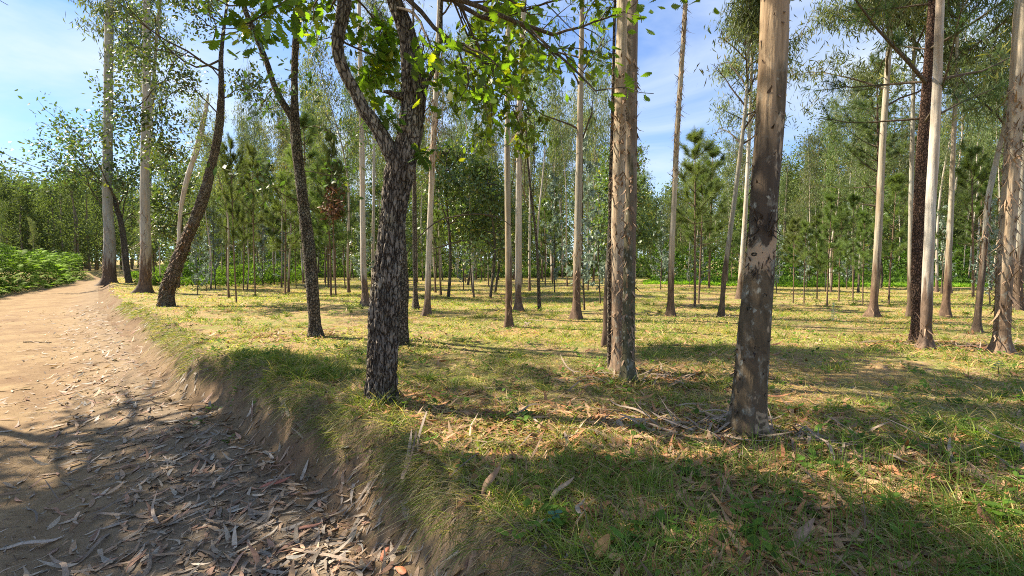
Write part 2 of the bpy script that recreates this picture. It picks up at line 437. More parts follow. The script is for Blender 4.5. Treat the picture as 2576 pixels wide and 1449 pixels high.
# ---------------------------------------------------------------- tagging
def tag(o, label=None, cat=None, group=None, kind=None):
    if label: o['label'] = label
    if cat: o['category'] = cat
    if group: o['group'] = group
    if kind: o['kind'] = kind
    return o
def empty(name, loc, label=None, cat=None, group=None, rz=0, sc=1):
    o = bpy.data.objects.new(name, None); COL.objects.link(o)
    o.location = loc; o.rotation_euler = (0, 0, rz); o.scale = (sc, sc, sc); o.empty_display_size = .2
    return tag(o, label, cat, group)
def copy_tree(root, loc, rz, sc, label, group=None, tilt=(0, 0)):
    r = root.copy(); COL.objects.link(r)
    r.location = loc; r.rotation_euler = (tilt[0], tilt[1], rz); r.scale = (sc[0], sc[0], sc[1]) if isinstance(sc, tuple) else (sc,) * 3
    r['label'] = label
    if group: r['group'] = group
    elif 'group' in r: del r['group']
    for ch in list(root.children):
        c = ch.copy(); COL.objects.link(c); c.parent = r
    return r

# ---------------------------------------------------------------- ground, path, bank
def build_terrain():
    af = np.linspace(radians(-72), radians(72), 520)
    ab = np.linspace(radians(72), radians(288), 60)[1:-1]
    A = np.r_[af, ab]; na = len(A)
    R = [.25]
    while R[-1] < 60: R.append(R[-1] * 1.0125)
    while R[-1] < 900: R.append(R[-1] * 1.12)
    R = np.array(R); nr = len(R)
    X = R[:, None] * np.sin(A)[None]; Y = R[:, None] * np.cos(A)[None]
    Z = gz(X, Y)
    V = np.stack([X, Y, Z], -1).reshape(-1, 3)
    V = np.vstack([V, [[0, 0, float(gz(0., 0.))]]])
    i = np.arange(nr - 1)[:, None] * na; j = np.arange(na)[None]; k = (j + 1) % na
    Q = np.stack([i + j, i + na + j, i + na + k, i + k], -1).reshape(-1, 4)
    ce = V[Q].mean(1)
    s = sdist(ce[:, 0], ce[:, 1]) + .10 * vnoise(ce[:, 0] * 1.7, ce[:, 1] * 1.7, seed=3) + .06 * vnoise(ce[:, 0] * 9, ce[:, 1] * 9, seed=5)
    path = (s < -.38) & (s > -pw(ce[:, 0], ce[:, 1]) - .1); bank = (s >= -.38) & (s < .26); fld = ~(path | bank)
    def sub(mask, name, mat, extra=None, soil_and_shade=False):
        q = Q[mask]; u, inv = np.unique(q, return_inverse=True)
        F_ = [inv.reshape(-1, 4)]; vv = V[u]
        if extra:
            n0 = len(vv); vv = np.vstack([vv, V[-1:]])
            idx = {a: b for b, a in enumerate(u)}
            tri = [(n0, idx[jj], idx[(jj + 1) % na]) for jj in range(na) if jj in idx and (jj + 1) % na in idx]
            if tri: F_.append(np.array([(t[0], t[2], t[1]) for t in tri]))
        cc = None
        if soil_and_shade:
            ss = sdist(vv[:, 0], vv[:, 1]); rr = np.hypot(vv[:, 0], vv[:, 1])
            mk = np.clip(np.exp(-(np.clip(-ss - .3, 0, 9) / .9) ** 2) * (1 - .45 * sstep(5, 11, rr)) + (1 - sstep(3.2, 5.6, rr)) * .8, 0, 1) * .9  # litter-rich band along the bank, plus foreground shade painted around the camera
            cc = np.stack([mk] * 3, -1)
        o = mesh_obj(name, vv, F_, mat, col=cc); tag(o, kind='structure'); return o
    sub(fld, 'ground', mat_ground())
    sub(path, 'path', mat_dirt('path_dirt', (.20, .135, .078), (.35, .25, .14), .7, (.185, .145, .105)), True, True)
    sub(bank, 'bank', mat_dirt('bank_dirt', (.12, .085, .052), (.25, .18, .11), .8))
build_terrain()

LIT = [((2.4, 3.15), (4.6, 2.4), .16), ((1.75, 5.05), (4.6, 4.15), .16), ((-.4, 3.72), (1.05, 3.32), .34), ((1.05, 3.32), (1.7, 3.15), .3), ((1.7, 3.15), (2.1, 2.75), .28), ((2.1, 2.75), (2.7, 2.1), .42), ((-1.12, 3.95), (-1.0, 4.1), .22), ((-.9, 5.0), (-.2, 5.2), .2), ((.6, 5.6), (1.1, 5.9), .3), ((2.4, 4.3), (2.9, 4.0), .15), ((-2.0, 6.3), (-1.3, 6.6), .35), ((4.2, 5.6), (6, 6.2), .5), ((-1.1, 3.2), (-1.2, 3.35), .05), ((-1.6, 2.7), (-1.3, 2.75), .03), ((3.2, 3.3), (3.9, 3.0), .1),
       ((1.6, 5.2), (3.0, 5.6), .45), ((-1, 7.4), (9, 8.2), .6), ((-6, 9.5), (9, 10.5), 1.4), ((-.5, 6.2), (.3, 6.3), .3), ((-4.9, 6.0), (-7.5, 7.5), .8), ((-8, 9), (-12, 13), 1.5), ((-9, 13), (9, 14), 1.8)]
def sunny(P, h0=.5, keepin=.06, seed=0):
    """False for leaf clusters that would shade one of the sunny openings"""
    k = (P[:, 2] - h0) / math.tan(SUN_EL); x = P[:, 0] - math.sin(SUN_AZ) * k; y = P[:, 1] - math.cos(SUN_AZ) * k
    hit = np.zeros(len(P), bool)
    wob = .12 * np.sin(x * 5 + y * 3) + .08 * np.sin(x * 11 - y * 7)
    for (a, b, w) in LIT:
        a = np.array(a, float); b = np.array(b, float); d = b - a
        t = np.clip(((x - a[0]) * d[0] + (y - a[1]) * d[1]) / (d @ d), 0, 1)
        hit |= np.hypot(x - a[0] - t * d[0], y - a[1] - t * d[1]) < w + .24 + wob
    return ~hit | (np.random.default_rng(seed).random(len(P)) < keepin)
def above(P):
    return (P[:, 2] - CAMZ) > (P[:, 1] * .53 + .38)
# ---------------------------------------------------------------- foliage builders
def euc_leaves(rng, P, n_per, spread, Lr=(.14, .24), Wr=.030, near=False, col=(.11, .14, .08), colv=.35):
    """drooping sickle leaves round the cluster points P"""
    n = len(P) * n_per
    C = np.repeat(P, n_per, axis=0) + rng.normal(size=(n, 3)) * spread * np.array([1, 1, .8])
    D = unit(rng.normal(size=(n, 3)) * .55 + np.array([0, 0, -.9]))
    S = perp(D, rng)
    L_ = rng.uniform(*Lr, n); Wd = L_ * rng.uniform(.8, 1.2, n) * (Wr / .18)
    prof = [.15, .9, 1.0, .7, .05] if near else [.2, 1.0, .1]
    clump = np.repeat(rng.uniform(1 - colv, 1 + colv, len(P)), n_per)
    b = (clump * rng.uniform(.75, 1.3, n))[:, None]
    base = np.array(col)[None] * b * np.array([1.65, 1.55, 1.35])
    warm = np.repeat(rng.random(len(P)) < .12, n_per)[:, None]
    base = np.where(warm, base * np.array([1.5, 1.1, .7]), base)
    return ribbons(C, D, S, L_, Wd, prof, bend=S * .25 + rng.normal(size=(n, 3)) * .08, col=base)
def limb_path(rng, p, d, length, n=6, up=.25, wob=.12):
    pts = [p]; d = unit(np.array(d, float)[None])[0]
    for i in range(n):
        d = unit((d + rng.normal(size=3) * wob + np.array([0, 0, up / n]))[None])[0]
        pts.append(pts[-1] + d * length / n)
    return np.array(pts)
def euc_crown(rng, H, z0, R, nl, n_per, spread=.35, tw=5, sub=7, trunk=None, Lr=(.16, .28), Wr=.034, near=False, col=(.075, .105, .055), r0=.03, elev=(25, 60), keep=None):
    """ascending limbs with hanging leaf clusters; trunk = function z -> (x, y)"""
    tubes = []; cl = []
    f = trunk or (lambda z: np.zeros(2))
    for i in range(nl):
        t = (i + rng.random()) / nl
        z = z0 + (H - z0) * t ** .9
        a = i * 2.4 + rng.normal() * .4; e = radians(rng.uniform(*elev) + 15 * t)
        ln = R * (1 - .55 * t) * rng.uniform(.6, 1.15)
        d = (math.cos(a) * math.cos(e), math.sin(a) * math.cos(e), math.sin(e))
        p = np.r_[f(z), z]
        pts = limb_path(rng, p, d, ln, 6, .1)
        rr = np.linspace(r0 * (1 - .6 * t) * .8, .006, len(pts))
        tubes.append(tube(pts, rr, 5))
        for k in range(tw):
            q = pts[min(6, 2 + int(rng.random() * 5))]
            dd = unit((rdir(rng, 1)[0] * .8 + np.array(d) * .7)[None])[0]
            tp = limb_path(rng, q, dd, ln * rng.uniform(.2, .45), 4, -.25)
            tubes.append(tube(tp, np.linspace(.008, .003, 5), 4, cap=False))
            for j in range(sub):
                cl.append(tp[1 + int(rng.random() * 4)] + rng.normal(size=3) * .10)
    cl = np.array(cl)
    if keep is not None: cl = cl[keep(cl)]
    return join(tubes), euc_leaves(rng, cl, n_per, spread, Lr, Wr, near, col)
def pine_crown(rng, H, z0, R, gap=.45, per=5, tuft=28, nl=.13, w=.006, col=(.085, .13, .035), top=True, old=False, tw=4, steps=5):
    tubes = []; P = []; D = []
    z = z0
    while z < H:
        t = (z - z0) / (H - z0)
        ln = R * (1 - t) ** (.6 if old else .5) + .15
        k = per + int(rng.integers(-1, 2)); a0 = rng.random() * 6
        for i in range(k):
            a = a0 + i * 2 * pi / k + rng.normal() * .2; e = radians((rng.uniform(5, 25) if not old else rng.uniform(-5, 25)) + 30 * t)
            l = ln * rng.uniform(.4, 1.2)
            pts = limb_path(rng, np.array([0, 0, z + rng.normal() * .04]), (math.cos(a) * math.cos(e), math.sin(a) * math.cos(e), math.sin(e)), l, 6, .35, .08)
            tubes.append(tube(pts, np.linspace(.008 + .008 * l, .004, 7), 5, cap=False))
            dd = pts[6] - pts[5]
            for s_ in range(steps):
                u = .35 + .65 * (s_ + rng.random()) / steps; q = u * 6; m = min(5, int(q)); P.append(pts[m] + (pts[m + 1] - pts[m]) * (q - m)); D.append(pts[m + 1] - pts[m])
            for s_ in range(tw):
                u = rng.uniform(.3, .95) * 6; m = min(5, int(u)); q0 = pts[m] + (pts[m + 1] - pts[m]) * (u - m)
                sd = unit((unit((pts[m + 1] - pts[m])[None])[0] * .8 + rdir(rng, 1)[0] * .7 + np.array([0, 0, .15]))[None])[0]
                sl = l * rng.uniform(.15, .38)
                tp = limb_path(rng, q0, sd, sl, 3, .3)
                tubes.append(tube(tp, np.linspace(.006, .003, 4), 4, cap=False))
                for g in (1, 2, 3): P.append(tp[g]); D.append(tp[g] - tp[g - 1])
        z += gap * rng.uniform(.8, 1.2)
    if top:
        for g in range(7): P.append(np.array([0, 0, H - .07 * g + .1])); D.append(np.array([0, 0, 1.]))
        tubes.append(tube(np.array([[0, 0, H - .6], [0, 0, H - .2], [0, 0, H + .15]]), np.array([.012, .01, .005]), 5))
    P = np.array(P); D = unit(np.array(D)); n = len(P) * tuft
    C = np.repeat(P, tuft, 0) - np.repeat(D, tuft, 0) * rng.uniform(0, .07, n)[:, None]
    Dn = unit(np.repeat(D, tuft, 0) * .85 + rdir(rng, n) * .75)
    L_ = nl * rng.uniform(.7, 1.15, n)
    b = np.repeat(rng.uniform(.7, 1.35, len(P)), tuft)[:, None] * rng.uniform(.8, 1.2, (n, 1)) * np.array(col)[None]
    nd = ribbons(C, Dn, perp(Dn, rng), L_, w, [1, .8, .15], bend=np.array([[0, 0, -.12]]) * np.ones((n, 1)), col=b)
    return join(tubes), nd
OAKP = [.05, .10, .30, .22, .62, .40, .95, .50, 1.0, .48, .75, .35, .42, .05]
def oak_crown(rng, starts, depth=3, leafL=.10, leafW=.062, lobed=True, n_per=5, spread=.07, col=(.06, .10, .02), shrink=.66, kids=(3, 5), up=.15, ang=.9, keep=None, along=.35):
    """starts: (point, direction, length, radius); recursive crooked branching"""
    tubes = []; tips = []; tdir = []
    def rec(p, d, ln, r, dp):
        pts = limb_path(rng, p, d, ln, 5, up, .22)
        r1 = r * (.55 if dp else .4)
        if dp or keep is None or keep(pts).any(): tubes.append(tube(pts, np.linspace(r, r1, 6), 7 if r > .02 else (5 if r > .008 else 4), cap=False))
        if dp == 0:
            for q in range(1, 6): tips.append(pts[q]); tdir.append(pts[q] - pts[q - 1])
            return
        if dp == 1:
            for q in (3, 4, 5): tips.append(pts[q]); tdir.append(pts[q] - pts[q - 1])
        for i in range(int(rng.integers(*kids))):
            u = rng.uniform(along, 1.0) * 5 if i else 5; m = min(4, int(u)); q = pts[m] + (pts[m + 1] - pts[m]) * (u - m)
            base = unit((pts[m + 1] - pts[m])[None])[0]
            dd = unit((base + rdir(rng, 1)[0] * (ang if i else .45))[None])[0]
            rec(q, dd, ln * shrink * rng.uniform(.7, 1.2), max(r1 * .8, .0025), dp - 1)
    for p, d, ln, r in starts: rec(np.array(p, float), d, ln, r, depth)
    P = np.array(tips); Dd = unit(np.array(tdir))
    if keep is not None:
        k = keep(P); P = P[k]; Dd = Dd[k]
    n = len(P) * n_per
    C = np.repeat(P, n_per, 0) + rng.normal(size=(n, 3)) * spread
    D = unit(np.repeat(Dd, n_per, 0) * .5 + rdir(rng, n) * .8 + np.array([0, 0, -.12]))
    nrm = unit(rng.normal(size=(n, 3)) * .55 + np.array([0, 0, 1.]))
    S = unit(np.cross(D, nrm))
    L_ = leafL * rng.uniform(.6, 1.2, n)
    b = np.repeat(rng.uniform(.75, 1.35, len(P)), n_per)[:, None] * rng.uniform(.8, 1.25, (n, 1)) * np.array(col)[None]
    b = b * np.where(rng.random((n, 1)) < .10, np.array([[2.0, 1.35, .9]]), 1) * np.where(rng.random((n, 1)) < .15, .6, 1)
    return join(tubes), ribbons(C, D, S, L_, L_ * leafW / leafL, OAKP if lobed else [.1, .85, 1., .6, .05], bend=-nrm * .18 * rng.uniform(0, 1.5, (n, 1)), col=b, fold=.25)

# ---------------------------------------------------------------- materials used
M_EUC = [mat_gum('gum_bark_grey', (.33, .33, .29), (.34, .29, .22), (.06, .042, .03), 1.3),
         mat_gum('gum_bark_tan', (.41, .37, .30), (.34, .26, .17), (.07, .045, .03), 1.0),
         mat_gum('gum_bark_pale', (.52, .48, .42), (.42, .33, .25), (.08, .055, .04), .7)]
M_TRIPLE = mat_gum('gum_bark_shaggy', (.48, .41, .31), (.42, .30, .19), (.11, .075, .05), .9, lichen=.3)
M_SHADY = mat_gum('gum_bark_mossy_shaded', (.24, .195, .145), (.17, .12, .08), (.05, .045, .025), 1.6, lichen=.35)  # mossy foot; the stem's shade is put into its darker bark tones
M_BIG = mat_gum('gum_bark_lichened', (.40, .29, .185), (.24, .16, .095), (.055, .04, .024), 1.75, lichen=.25, patch=.85)
M_OAK = mat_rough('oak_bark', (.17, .145, .12), (.03, .021, .015), (.36, .33, .27), (30, 34, 8.5), (.13, .12, .075), .010)
M_DARK = mat_rough('dark_bark', (.16, .13, .10), (.02, .015, .011), (.24, .23, .19), (34, 34, 20), (.10, .11, .06))
M_PINEB = mat_rough('pine_bark', (.15, .09, .065), (.03, .02, .015), (.22, .15, .11), (38, 38, 24))
M_PINEY = mat_rough('young_pine_bark', (.22, .15, .10), (.09, .06, .04), (.30, .24, .18), (40, 40, 30), None, .004)
M_TWIG = mat_rough('twig_bark', (.12, .095, .07), (.06, .045, .03), None, (50, 50, 20), None, .002)
M_LEUC = mat_leaf('gum_leaf', .36, .55, .3, (1.5, 1.6, .6))
M_LFAR = mat_leaf('far_leaf', .3, .8, .1, (1.4, 1.5, .6), 0)
M_LOAK = mat_leaf('oak_leaf', .50, .42, .4, (1.9, 2.1, .40), .12)
M_LSMALL = mat_leaf('small_oak_leaf', .30, .42, .45, (1.5, 1.7, .6), .15)
M_LPINE = mat_leaf('pine_needle', .35, .55, .3, (1.5, 1.5, .6), .2)
M_LSIL = mat_leaf('silver_leaf', .25, .5, .4, (1.1, 1.2, 1.0), .15)
M_GRASS = mat_leaf('grass_blade', .40, .5, .3, (1.4, 1.5, .6), 0)
M_LITTER = mat_attr('dead_leaf', .6, .15, .3, .004)
M_STRIP = mat_attr('bark_strip', .8, .0, .2, .006)
M_FERN = mat_leaf('fern_frond', .40, .7, .12, (1.5, 1.7, .5), 0)

# ---------------------------------------------------------------- trunks traced as real round stems
def trace(nodes, zoff=None, top=None, lean=0.0, Y=None):
    """nodes (px, py, width px) -> world points and radii at the depth of the base"""
    b = at(nodes[0][0], nodes[0][1])
    Yb = b[1] if Y is None else Y
    out = []
    for i, (x, y, w) in enumerate(nodes):
        p = atY(x, y, Yb); depth = np.dot(p - np.array([0, 0, CAMZ]), np.array([0, cp, -sp]))
        out.append([*p, w / F * depth / 2])
    out = np.array(out)
    if lean: out[:, 1] += lean * (out[:, 2] - out[0, 2])
    if top is not None and out[-1, 2] < top:
        d = (out[-1, :3] - out[-3, :3]); d /= d[2]
        k = 5; z = np.linspace(out[-1, 2], top, k + 1)[1:]
        r = np.linspace(out[-1, 3], max(.012, out[-1, 3] * .15), k + 1)[1:]
        for zz, rr in zip(z, r):
            q = out[-1, :3].copy(); q[:3] += d * (zz - q[2]); out = np.vstack([out, [*q, rr]])
    return out
def flare(nd, amount=.35, h=.25):
    return nd
def gum_disp(seed, amp=.05):
    def f(th, i, P, R):
        z = P[:, 2][:, None] + 0 * th; r = R[:, None] + 0 * th
        n = fbm(np.cos(th) * 1.6 + seed, np.sin(th) * 1.6, z * 1.3, 3, seed)
        fl = np.exp(-(z - P[0, 2]) / .17) * (.55 + .38 * np.cos(th * 4 + seed) + .2 * np.cos(th * 7 + 2 * seed))
        fine = fbm(np.cos(th) * 5, np.sin(th) * 5, z * 7, 2, seed + 3)
        return r * (amp * n * 1.6 + fl + amp * .5 * fine)
    return f
def trunk_mesh(nd, step, seg, disp=None):
    nd = nd.copy(); nd2 = resample(nd, step)
    nd2[:, 3] = np.maximum(nd2[:, 3], .004)
    # sink the foot below the ground
    d0 = nd2[0].copy(); d0[2] -= .12
    nd2 = np.vstack([d0, nd2])
    return tube(nd2[:, :3], nd2[:, 3], seg, disp), nd2
def shift(m, base):
    return (m[0] - base,) + tuple(m[1:])
def peel_strips(rng, nd, n, zr, Lr=(.08, .25), Wr=(.01, .03), out=.35, col=(.30, .20, .13)):
    """loose bark flakes and curls hanging off a stem"""
    z = rng.uniform(*zr, n) + nd[0, 2]
    i = np.clip(np.searchsorted(nd[:, 2], z), 1, len(nd) - 1)
    c = nd[i]; th = rng.uniform(0, 2 * pi, n)
    o = np.stack([np.cos(th), np.sin(th), 0 * th], -1)
    P = np.stack([c[:, 0], c[:, 1], z], -1) + o * c[:, 3:4] * .97
    sg = np.where(rng.random(n) < .7, -1., 1.)[:, None]
    D = unit(np.array([[0, 0, 1.]]) * sg + o * out * rng.uniform(.1, 1, (n, 1)) + rng.normal(size=(n, 3)) * .12)
    S = unit(np.cross(D, o))
    L_ = rng.uniform(*Lr, n)
    cc = np.array(col)[None] * rng.uniform(.4, 1.3, (n, 1))
    return ribbons(P, D, S, L_, rng.uniform(*Wr, n), [.8, 1., .8, .5, .15], bend=o * rng.uniform(-.1, .9, (n, 1)), bend2=S * rng.normal(size=(n, 1)) * .12, col=cc)
def hero(name, nodes, label, cat, mat, step=.05, seg=28, disp=None, top=None, lean=0, group=None, Y=None):
    nd = trace(nodes, top=top, lean=lean, Y=Y)
    base = nd[0, :3].copy(); base[2] = float(gz(base[0], base[1]))
    root = empty(name, base, label, cat, group)
    m, nd2 = trunk_mesh(nd, step, seg, disp)
    mesh_obj('trunk', m[0] - base, m[1], mat, root)
    return root, nd2, base
def add(root, base, name, m, mat, smooth=True):
    o = mesh_obj(name, m[0] - base, m[1], mat, root, col=m[2] if len(m) > 2 else None, smooth=smooth)
    if name == 'loose_bark': o['kind'] = 'stuff'
    return o
def above_only(tb, p0=None):
    q = tb[0][tb[1]].mean(1); k = (q[:, 2] - CAMZ > q[:, 1] * .505) | (q[:, 0] < -q[:, 1] * 1.02)
    if p0 is not None: k |= np.hypot(q[:, 0] - p0[0], q[:, 1] - p0[1]) < .7
    if p0 is not None: k &= sunny(q, keepin=.1) | (np.hypot(q[:, 0] - p0[0], q[:, 1] - p0[1]) < .6)
    return tb[0], tb[1][k]
def at_z(nd, z):
    i = int(np.clip(np.searchsorted(nd[:, 2], z), 0, len(nd) - 1)); return nd[i]
#MARK3

# ---------------------------------------------------------------- foreground oak
rng = np.random.default_rng(7)
def oak_disp(seed, amp=.016, cu=.030, cv=.12):
    def f(th, i, P, R):
        z = P[:, 2][:, None] + 0 * th; r = R[:, None] + 0 * th
        nu = max(6, int(round(2 * pi * float(R[0]) / cu)))
        u = th / (2 * pi) * nu + .55 * fbm(np.cos(th) * 2.2, np.sin(th) * 2.2, z * 7, 3, seed)
        v = z / cv + .8 * fbm(np.cos(th) * 2, np.sin(th) * 2, z * 4, 2, seed + 5)
        f1, f2 = worley(np.mod(u, nu), v, nu, seed)
        pl = sstep(.04, .34, f2 - f1)
        rg = 1 - np.abs(fbm(np.cos(th) * 4.5, np.sin(th) * 4.5, z * 2.2, 3, seed + 9)) * 3.5
        fur = sstep(.45, .95, rg)
        fine = fbm(np.cos(th) * 9, np.sin(th) * 9, z * 30, 3, seed + 2)
        fl = np.exp(-(z - P[0, 2] - .1) / .15) * (.20 + .12 * np.cos(th * 5 + 1)) * r
        sc = np.clip(r / .12, .25, 1)
        return fl + sc * amp * (pl - .6) - sc * amp * 1.3 * fur + sc * amp * .4 * fine + r * .05 * fbm(np.cos(th), np.sin(th), z * 2, 2, seed)
    return f
A_main = [(956, 1000, 74), (959, 960, 70), (961, 900, 72), (965, 800, 74), (972, 700, 70), (981, 600, 64), (988, 530, 62), (994, 480, 68), (1001, 440, 72), (1010, 405, 66),
          (1024, 360, 62), (1034, 290, 61), (1038, 220, 60), (1034, 150, 55), (1024, 95, 45), (1008, 40, 40), (990, 0, 37), (972, -60, 34), (960, -160, 30), (975, -280, 24), (960, -420, 16)]
root_oak, nd_oak, b_oak = hero('oak_tree', A_main, 'dark furrowed oak forking into two trunks, on the edge of the bank', 'oak tree', M_OAK, .011, 110, oak_disp(3), lean=.02)
Yo = b_oak[1]
def px_pts(nodes, Y, dy=0.0):
    out = []
    for k, (x, y, w) in enumerate(nodes):
        p = atY(x, y, Y + dy * k); out.append([*p, w / F * (Y + dy * k) / 2])
    return np.array(out)
lim = px_pts([(1010, 425, 30), (990, 395, 34), (968, 355, 34), (942, 310, 33), (918, 280, 31), (895, 235, 29), (868, 185, 28), (852, 140, 28), (850, 95, 30), (860, 50, 32), (866, 10, 33), (860, -60, 28), (830, -180, 22), (800, -300, 14)], Yo, -.015)
m = resample(lim, .012)
add(root_oak, b_oak, 'limb', tube(m[:, :3], m[:, 3], 64, oak_disp(11, .012)), M_OAK)
stub = px_pts([(1010, 242, 16), (990, 238, 11), (978, 232, 9), (965, 231, 5)], Yo, -.03)
m = resample(stub, .01)
add(root_oak, b_oak, 'branch_stub', tube(m[:, :3], m[:, 3], 16, oak_disp(5, .008)), M_OAK)
# leafy boughs of the oak: starts high on both stems, many hanging into the top of the frame
def P_(x, y, Y): return atY(x, y, Y)
def dirto(a, b): return unit((np.array(b) - np.array(a))[None])[0]
starts = []
def bough(x0, y0, Y0, x1, y1, Y1, r):
    a = P_(x0, y0, Y0); b = P_(x1, y1, Y1); starts.append((a, dirto(a, b), np.linalg.norm(b - a), r))
bough(975, -60, Yo, 1180, 40, Yo - .5, .022)
bough(980, -40, Yo, 1250, -60, Yo - .9, .03)
bough(1000, 20, Yo, 1130, 90, Yo - .3, .014)
bough(965, -120, Yo, 1330, -10, Yo + .3, .028)
bough(965, -130, Yo, 1380, 130, Yo - .2, .026)
bough(862, -40, Yo, 930, 60, Yo + .5, .012); bough(866, -20, Yo, 900, 90, Yo + .8, .010)
bough(862, -20, Yo, 790, -60, Yo - .6, .02)
bough(850, 95, Yo, 930, 150, Yo + .6, .010)
bough(960, -160, Yo, 1120, -200, Yo + 1.4, .03)
tb, lv = oak_crown(np.random.default_rng(21), starts, depth=2, leafL=.105, leafW=.07, n_per=3, spread=.06, col=(.11, .17, .025), up=-.05, kids=(3, 5), shrink=.5, keep=lambda P: sunny(P, keepin=.45))
cr_parts = [lv]; tw_parts = [tb]
# upper crown out of the top of the frame: shades the foreground
up_starts = []
r2 = np.random.default_rng(33)
for (x_, y_, z_) in ((-3.4, 4.2, 6.3), (-2.6, 3.7, 6.3), (-4.2, 4.0, 6.7), (-3.2, 4.7, 6.8), (-1.6, 3.4, 6.0), (-4.6, 4.4, 6.5), (-2.2, 5.0, 6.6), (-.4, 3.6, 6.2), (-5.0, 3.9, 6.6), (-4.0, 4.9, 6.4), (-4.9, 5.0, 6.9), (-3.0, 3.4, 6.9), (-3.7, 4.4, 7.3), (-5.4, 4.6, 7.2), (-2.3, 4.3, 7.0), (-6.2, 3.4, 7.0), (-5.5, 3.0, 6.6), (-4.8, 2.9, 7.0), (-4.0, 2.8, 6.4), (-6.4, 4.2, 7.4), (-5.2, 3.8, 5.9), (-4.6, 4.2, 6.0), (-5.8, 4.3, 6.2), (-5.0, 3.4, 6.0), (-6.0, 3.9, 6.6), (-4.3, 3.7, 6.2)):
    c = at_z(nd_oak, 5.2)[:3]; up_starts.append((c, dirto(c, (x_, y_, z_)), np.linalg.norm(np.array((x_, y_, z_)) - c) * (.75 + .15 * (x_ < -4.5)), .02))
for zz, n in ((5.4, 3), (6.3, 4), (7.0, 4)):
    for k in range(n):
        a = r2.uniform(0, 2 * pi); c = at_z(nd_oak, zz)
        up_starts.append((c[:3], (math.cos(a), math.sin(a), .25), r2.uniform(1.4, 2.1), .02))
tb, lv = oak_crown(r2, up_starts, depth=2, leafL=.15, leafW=.10, n_per=11, spread=.12, col=(.075, .125, .02), up=.1, kids=(3, 5), keep=lambda P: above(P) & sunny(P))
cr_parts.append(lv); tw_parts.append(above_only(tb, b_oak))
# small sprigs on the trunk
tb, lv = oak_crown(np.random.default_rng(5), [(P_(1045, 400, Yo - .1), dirto(P_(1045, 400, Yo), P_(1085, 380, Yo - .2)), .12, .004),
                                           (P_(1000, 300, Yo - .05), dirto(P_(1000, 300, Yo), P_(975, 295, Yo - .2)), .10, .004)], depth=1, leafL=.11, leafW=.07, n_per=1, spread=.02, col=(.06, .11, .02))
cr_parts.append(lv); tw_parts.append(tb)
add(root_oak, b_oak, 'branches', join(tw_parts), M_TWIG)
add(root_oak, b_oak, 'crown', join(cr_parts), M_LOAK)

# oak standing behind the foreground oak, its limb reappearing to the right of it
J = [(1012, 868, 32), (1013, 800, 27), (1016, 720, 25), (1011, 650, 25), (1008, 560, 22), (1020, 450, 19), (1042, 340, 16), (1060, 260, 14), (1072, 215, 12), (1090, 178, 11), (1105, 120, 10), (1110, 20, 9), (1120, -100, 7)]
rt, nd, bs = hero('oak_tree', J, 'slim grey oak half hidden right behind the foreground forked oak', 'oak tree', M_DARK, .03, 36, oak_disp(17, .007))
Yj = bs[1]; starts = []
bough(1092, 172, Yj, 1207, 151, Yj, .012); bough(1105, 100, Yj, 1300, 60, Yj - .5, .014); bough(1110, 0, Yj, 1400, 60, Yj + .2, .016)
bough(1115, -60, Yj, 1360, 200, Yj + .3, .016); bough(1110, -20, Yj, 1230, 90, Yj + .2, .012); bough(1118, -80, Yj, 1480, 190, Yj - .4, .016); bough(1118, -80, Yj, 1330, 120, Yj - .2, .014)
bough(1120, -100, Yj, 980, -60, Yj + .6, .012)
tb, lv = oak_crown(np.random.default_rng(22), starts, depth=2, leafL=.125, leafW=.085, n_per=2, spread=.10, col=(.10, .16, .028), up=-.15, kids=(4, 6), shrink=.45)
# the long bare twig arching to the right
tw = resample(px_pts([(1022, 640, 3), (1060, 590, 3), (1100, 558, 3), (1160, 542, 3), (1230, 541, 3), (1260, 550, 2), (1290, 572, 2)], Yj), .05)
add(rt, bs, 'branches', join([tb, tube(tw[:, :3], tw[:, 3], 6)]), M_TWIG); add(rt, bs, 'crown', lv, M_LOAK)

# forked dark oak further left
Bn = [(793, 846, 36), (792, 815, 29), (788, 760, 29), (782, 680, 31), (774, 600, 30), (764, 520, 27), (753, 430, 25), (745, 350, 25), (741, 300, 24), (741, 250, 17), (741, 180, 16), (744, 110, 17), (750, 50, 17), (748, 0, 15), (745, -70, 13), (760, -180, 10)]
rt, nd, bs = hero('oak_tree', Bn, 'slender dark oak forking in a narrow V, left of the foreground oak', 'oak tree', M_DARK, .025, 48, oak_disp(23, .009))
Yb = bs[1]
lim = resample(px_pts([(741, 305, 16), (728, 285, 16), (706, 250, 15), (690, 215, 14), (672, 160, 14), (652, 110, 13), (630, 60, 13), (612, 10, 12), (595, -50, 11), (560, -150, 8)], Yb), .03)
add(rt, bs, 'limb', tube(lim[:, :3], lim[:, 3], 28, oak_disp(29, .006)), M_DARK)
starts = []
bough(760, 510, Yb, 640, 440, Yb - .5, .008); bough(690, 215, Yb, 640, 260, Yb + .4, .010); bough(748, 330, Yb, 850, 270, Yb, .008); bough(672, 160, Yb, 580, 60, Yb + .5, .012)
bough(744, 110, Yb, 840, 60, Yb, .010); bough(748, 0, Yb, 700, -60, Yb, .014); bough(612, 10, Yb, 520, 40, Yb, .014); bough(600, -20, Yb, 650, 60, Yb - .4, .010); bough(752, 430, Yb, 840, 420, Yb + .3, .006)
bough(750, -60, Yb, 850, -90, Yb + .5, .014); bough(740, 200, Yb, 800, 170, Yb - .5, .008)
tb, lv = oak_crown(np.random.default_rng(24), starts, depth=2, leafL=.10, leafW=.06, n_per=1, spread=.10, col=(.06, .11, .025), kids=(3, 5), shrink=.55, up=0)
st2 = []
for k in range(16):
    c = at_z(nd, 5.6 + .13 * k)[:3]; a = k * 2.4; st2.append((c, (math.cos(a), math.sin(a), .45), 1.35, .03))
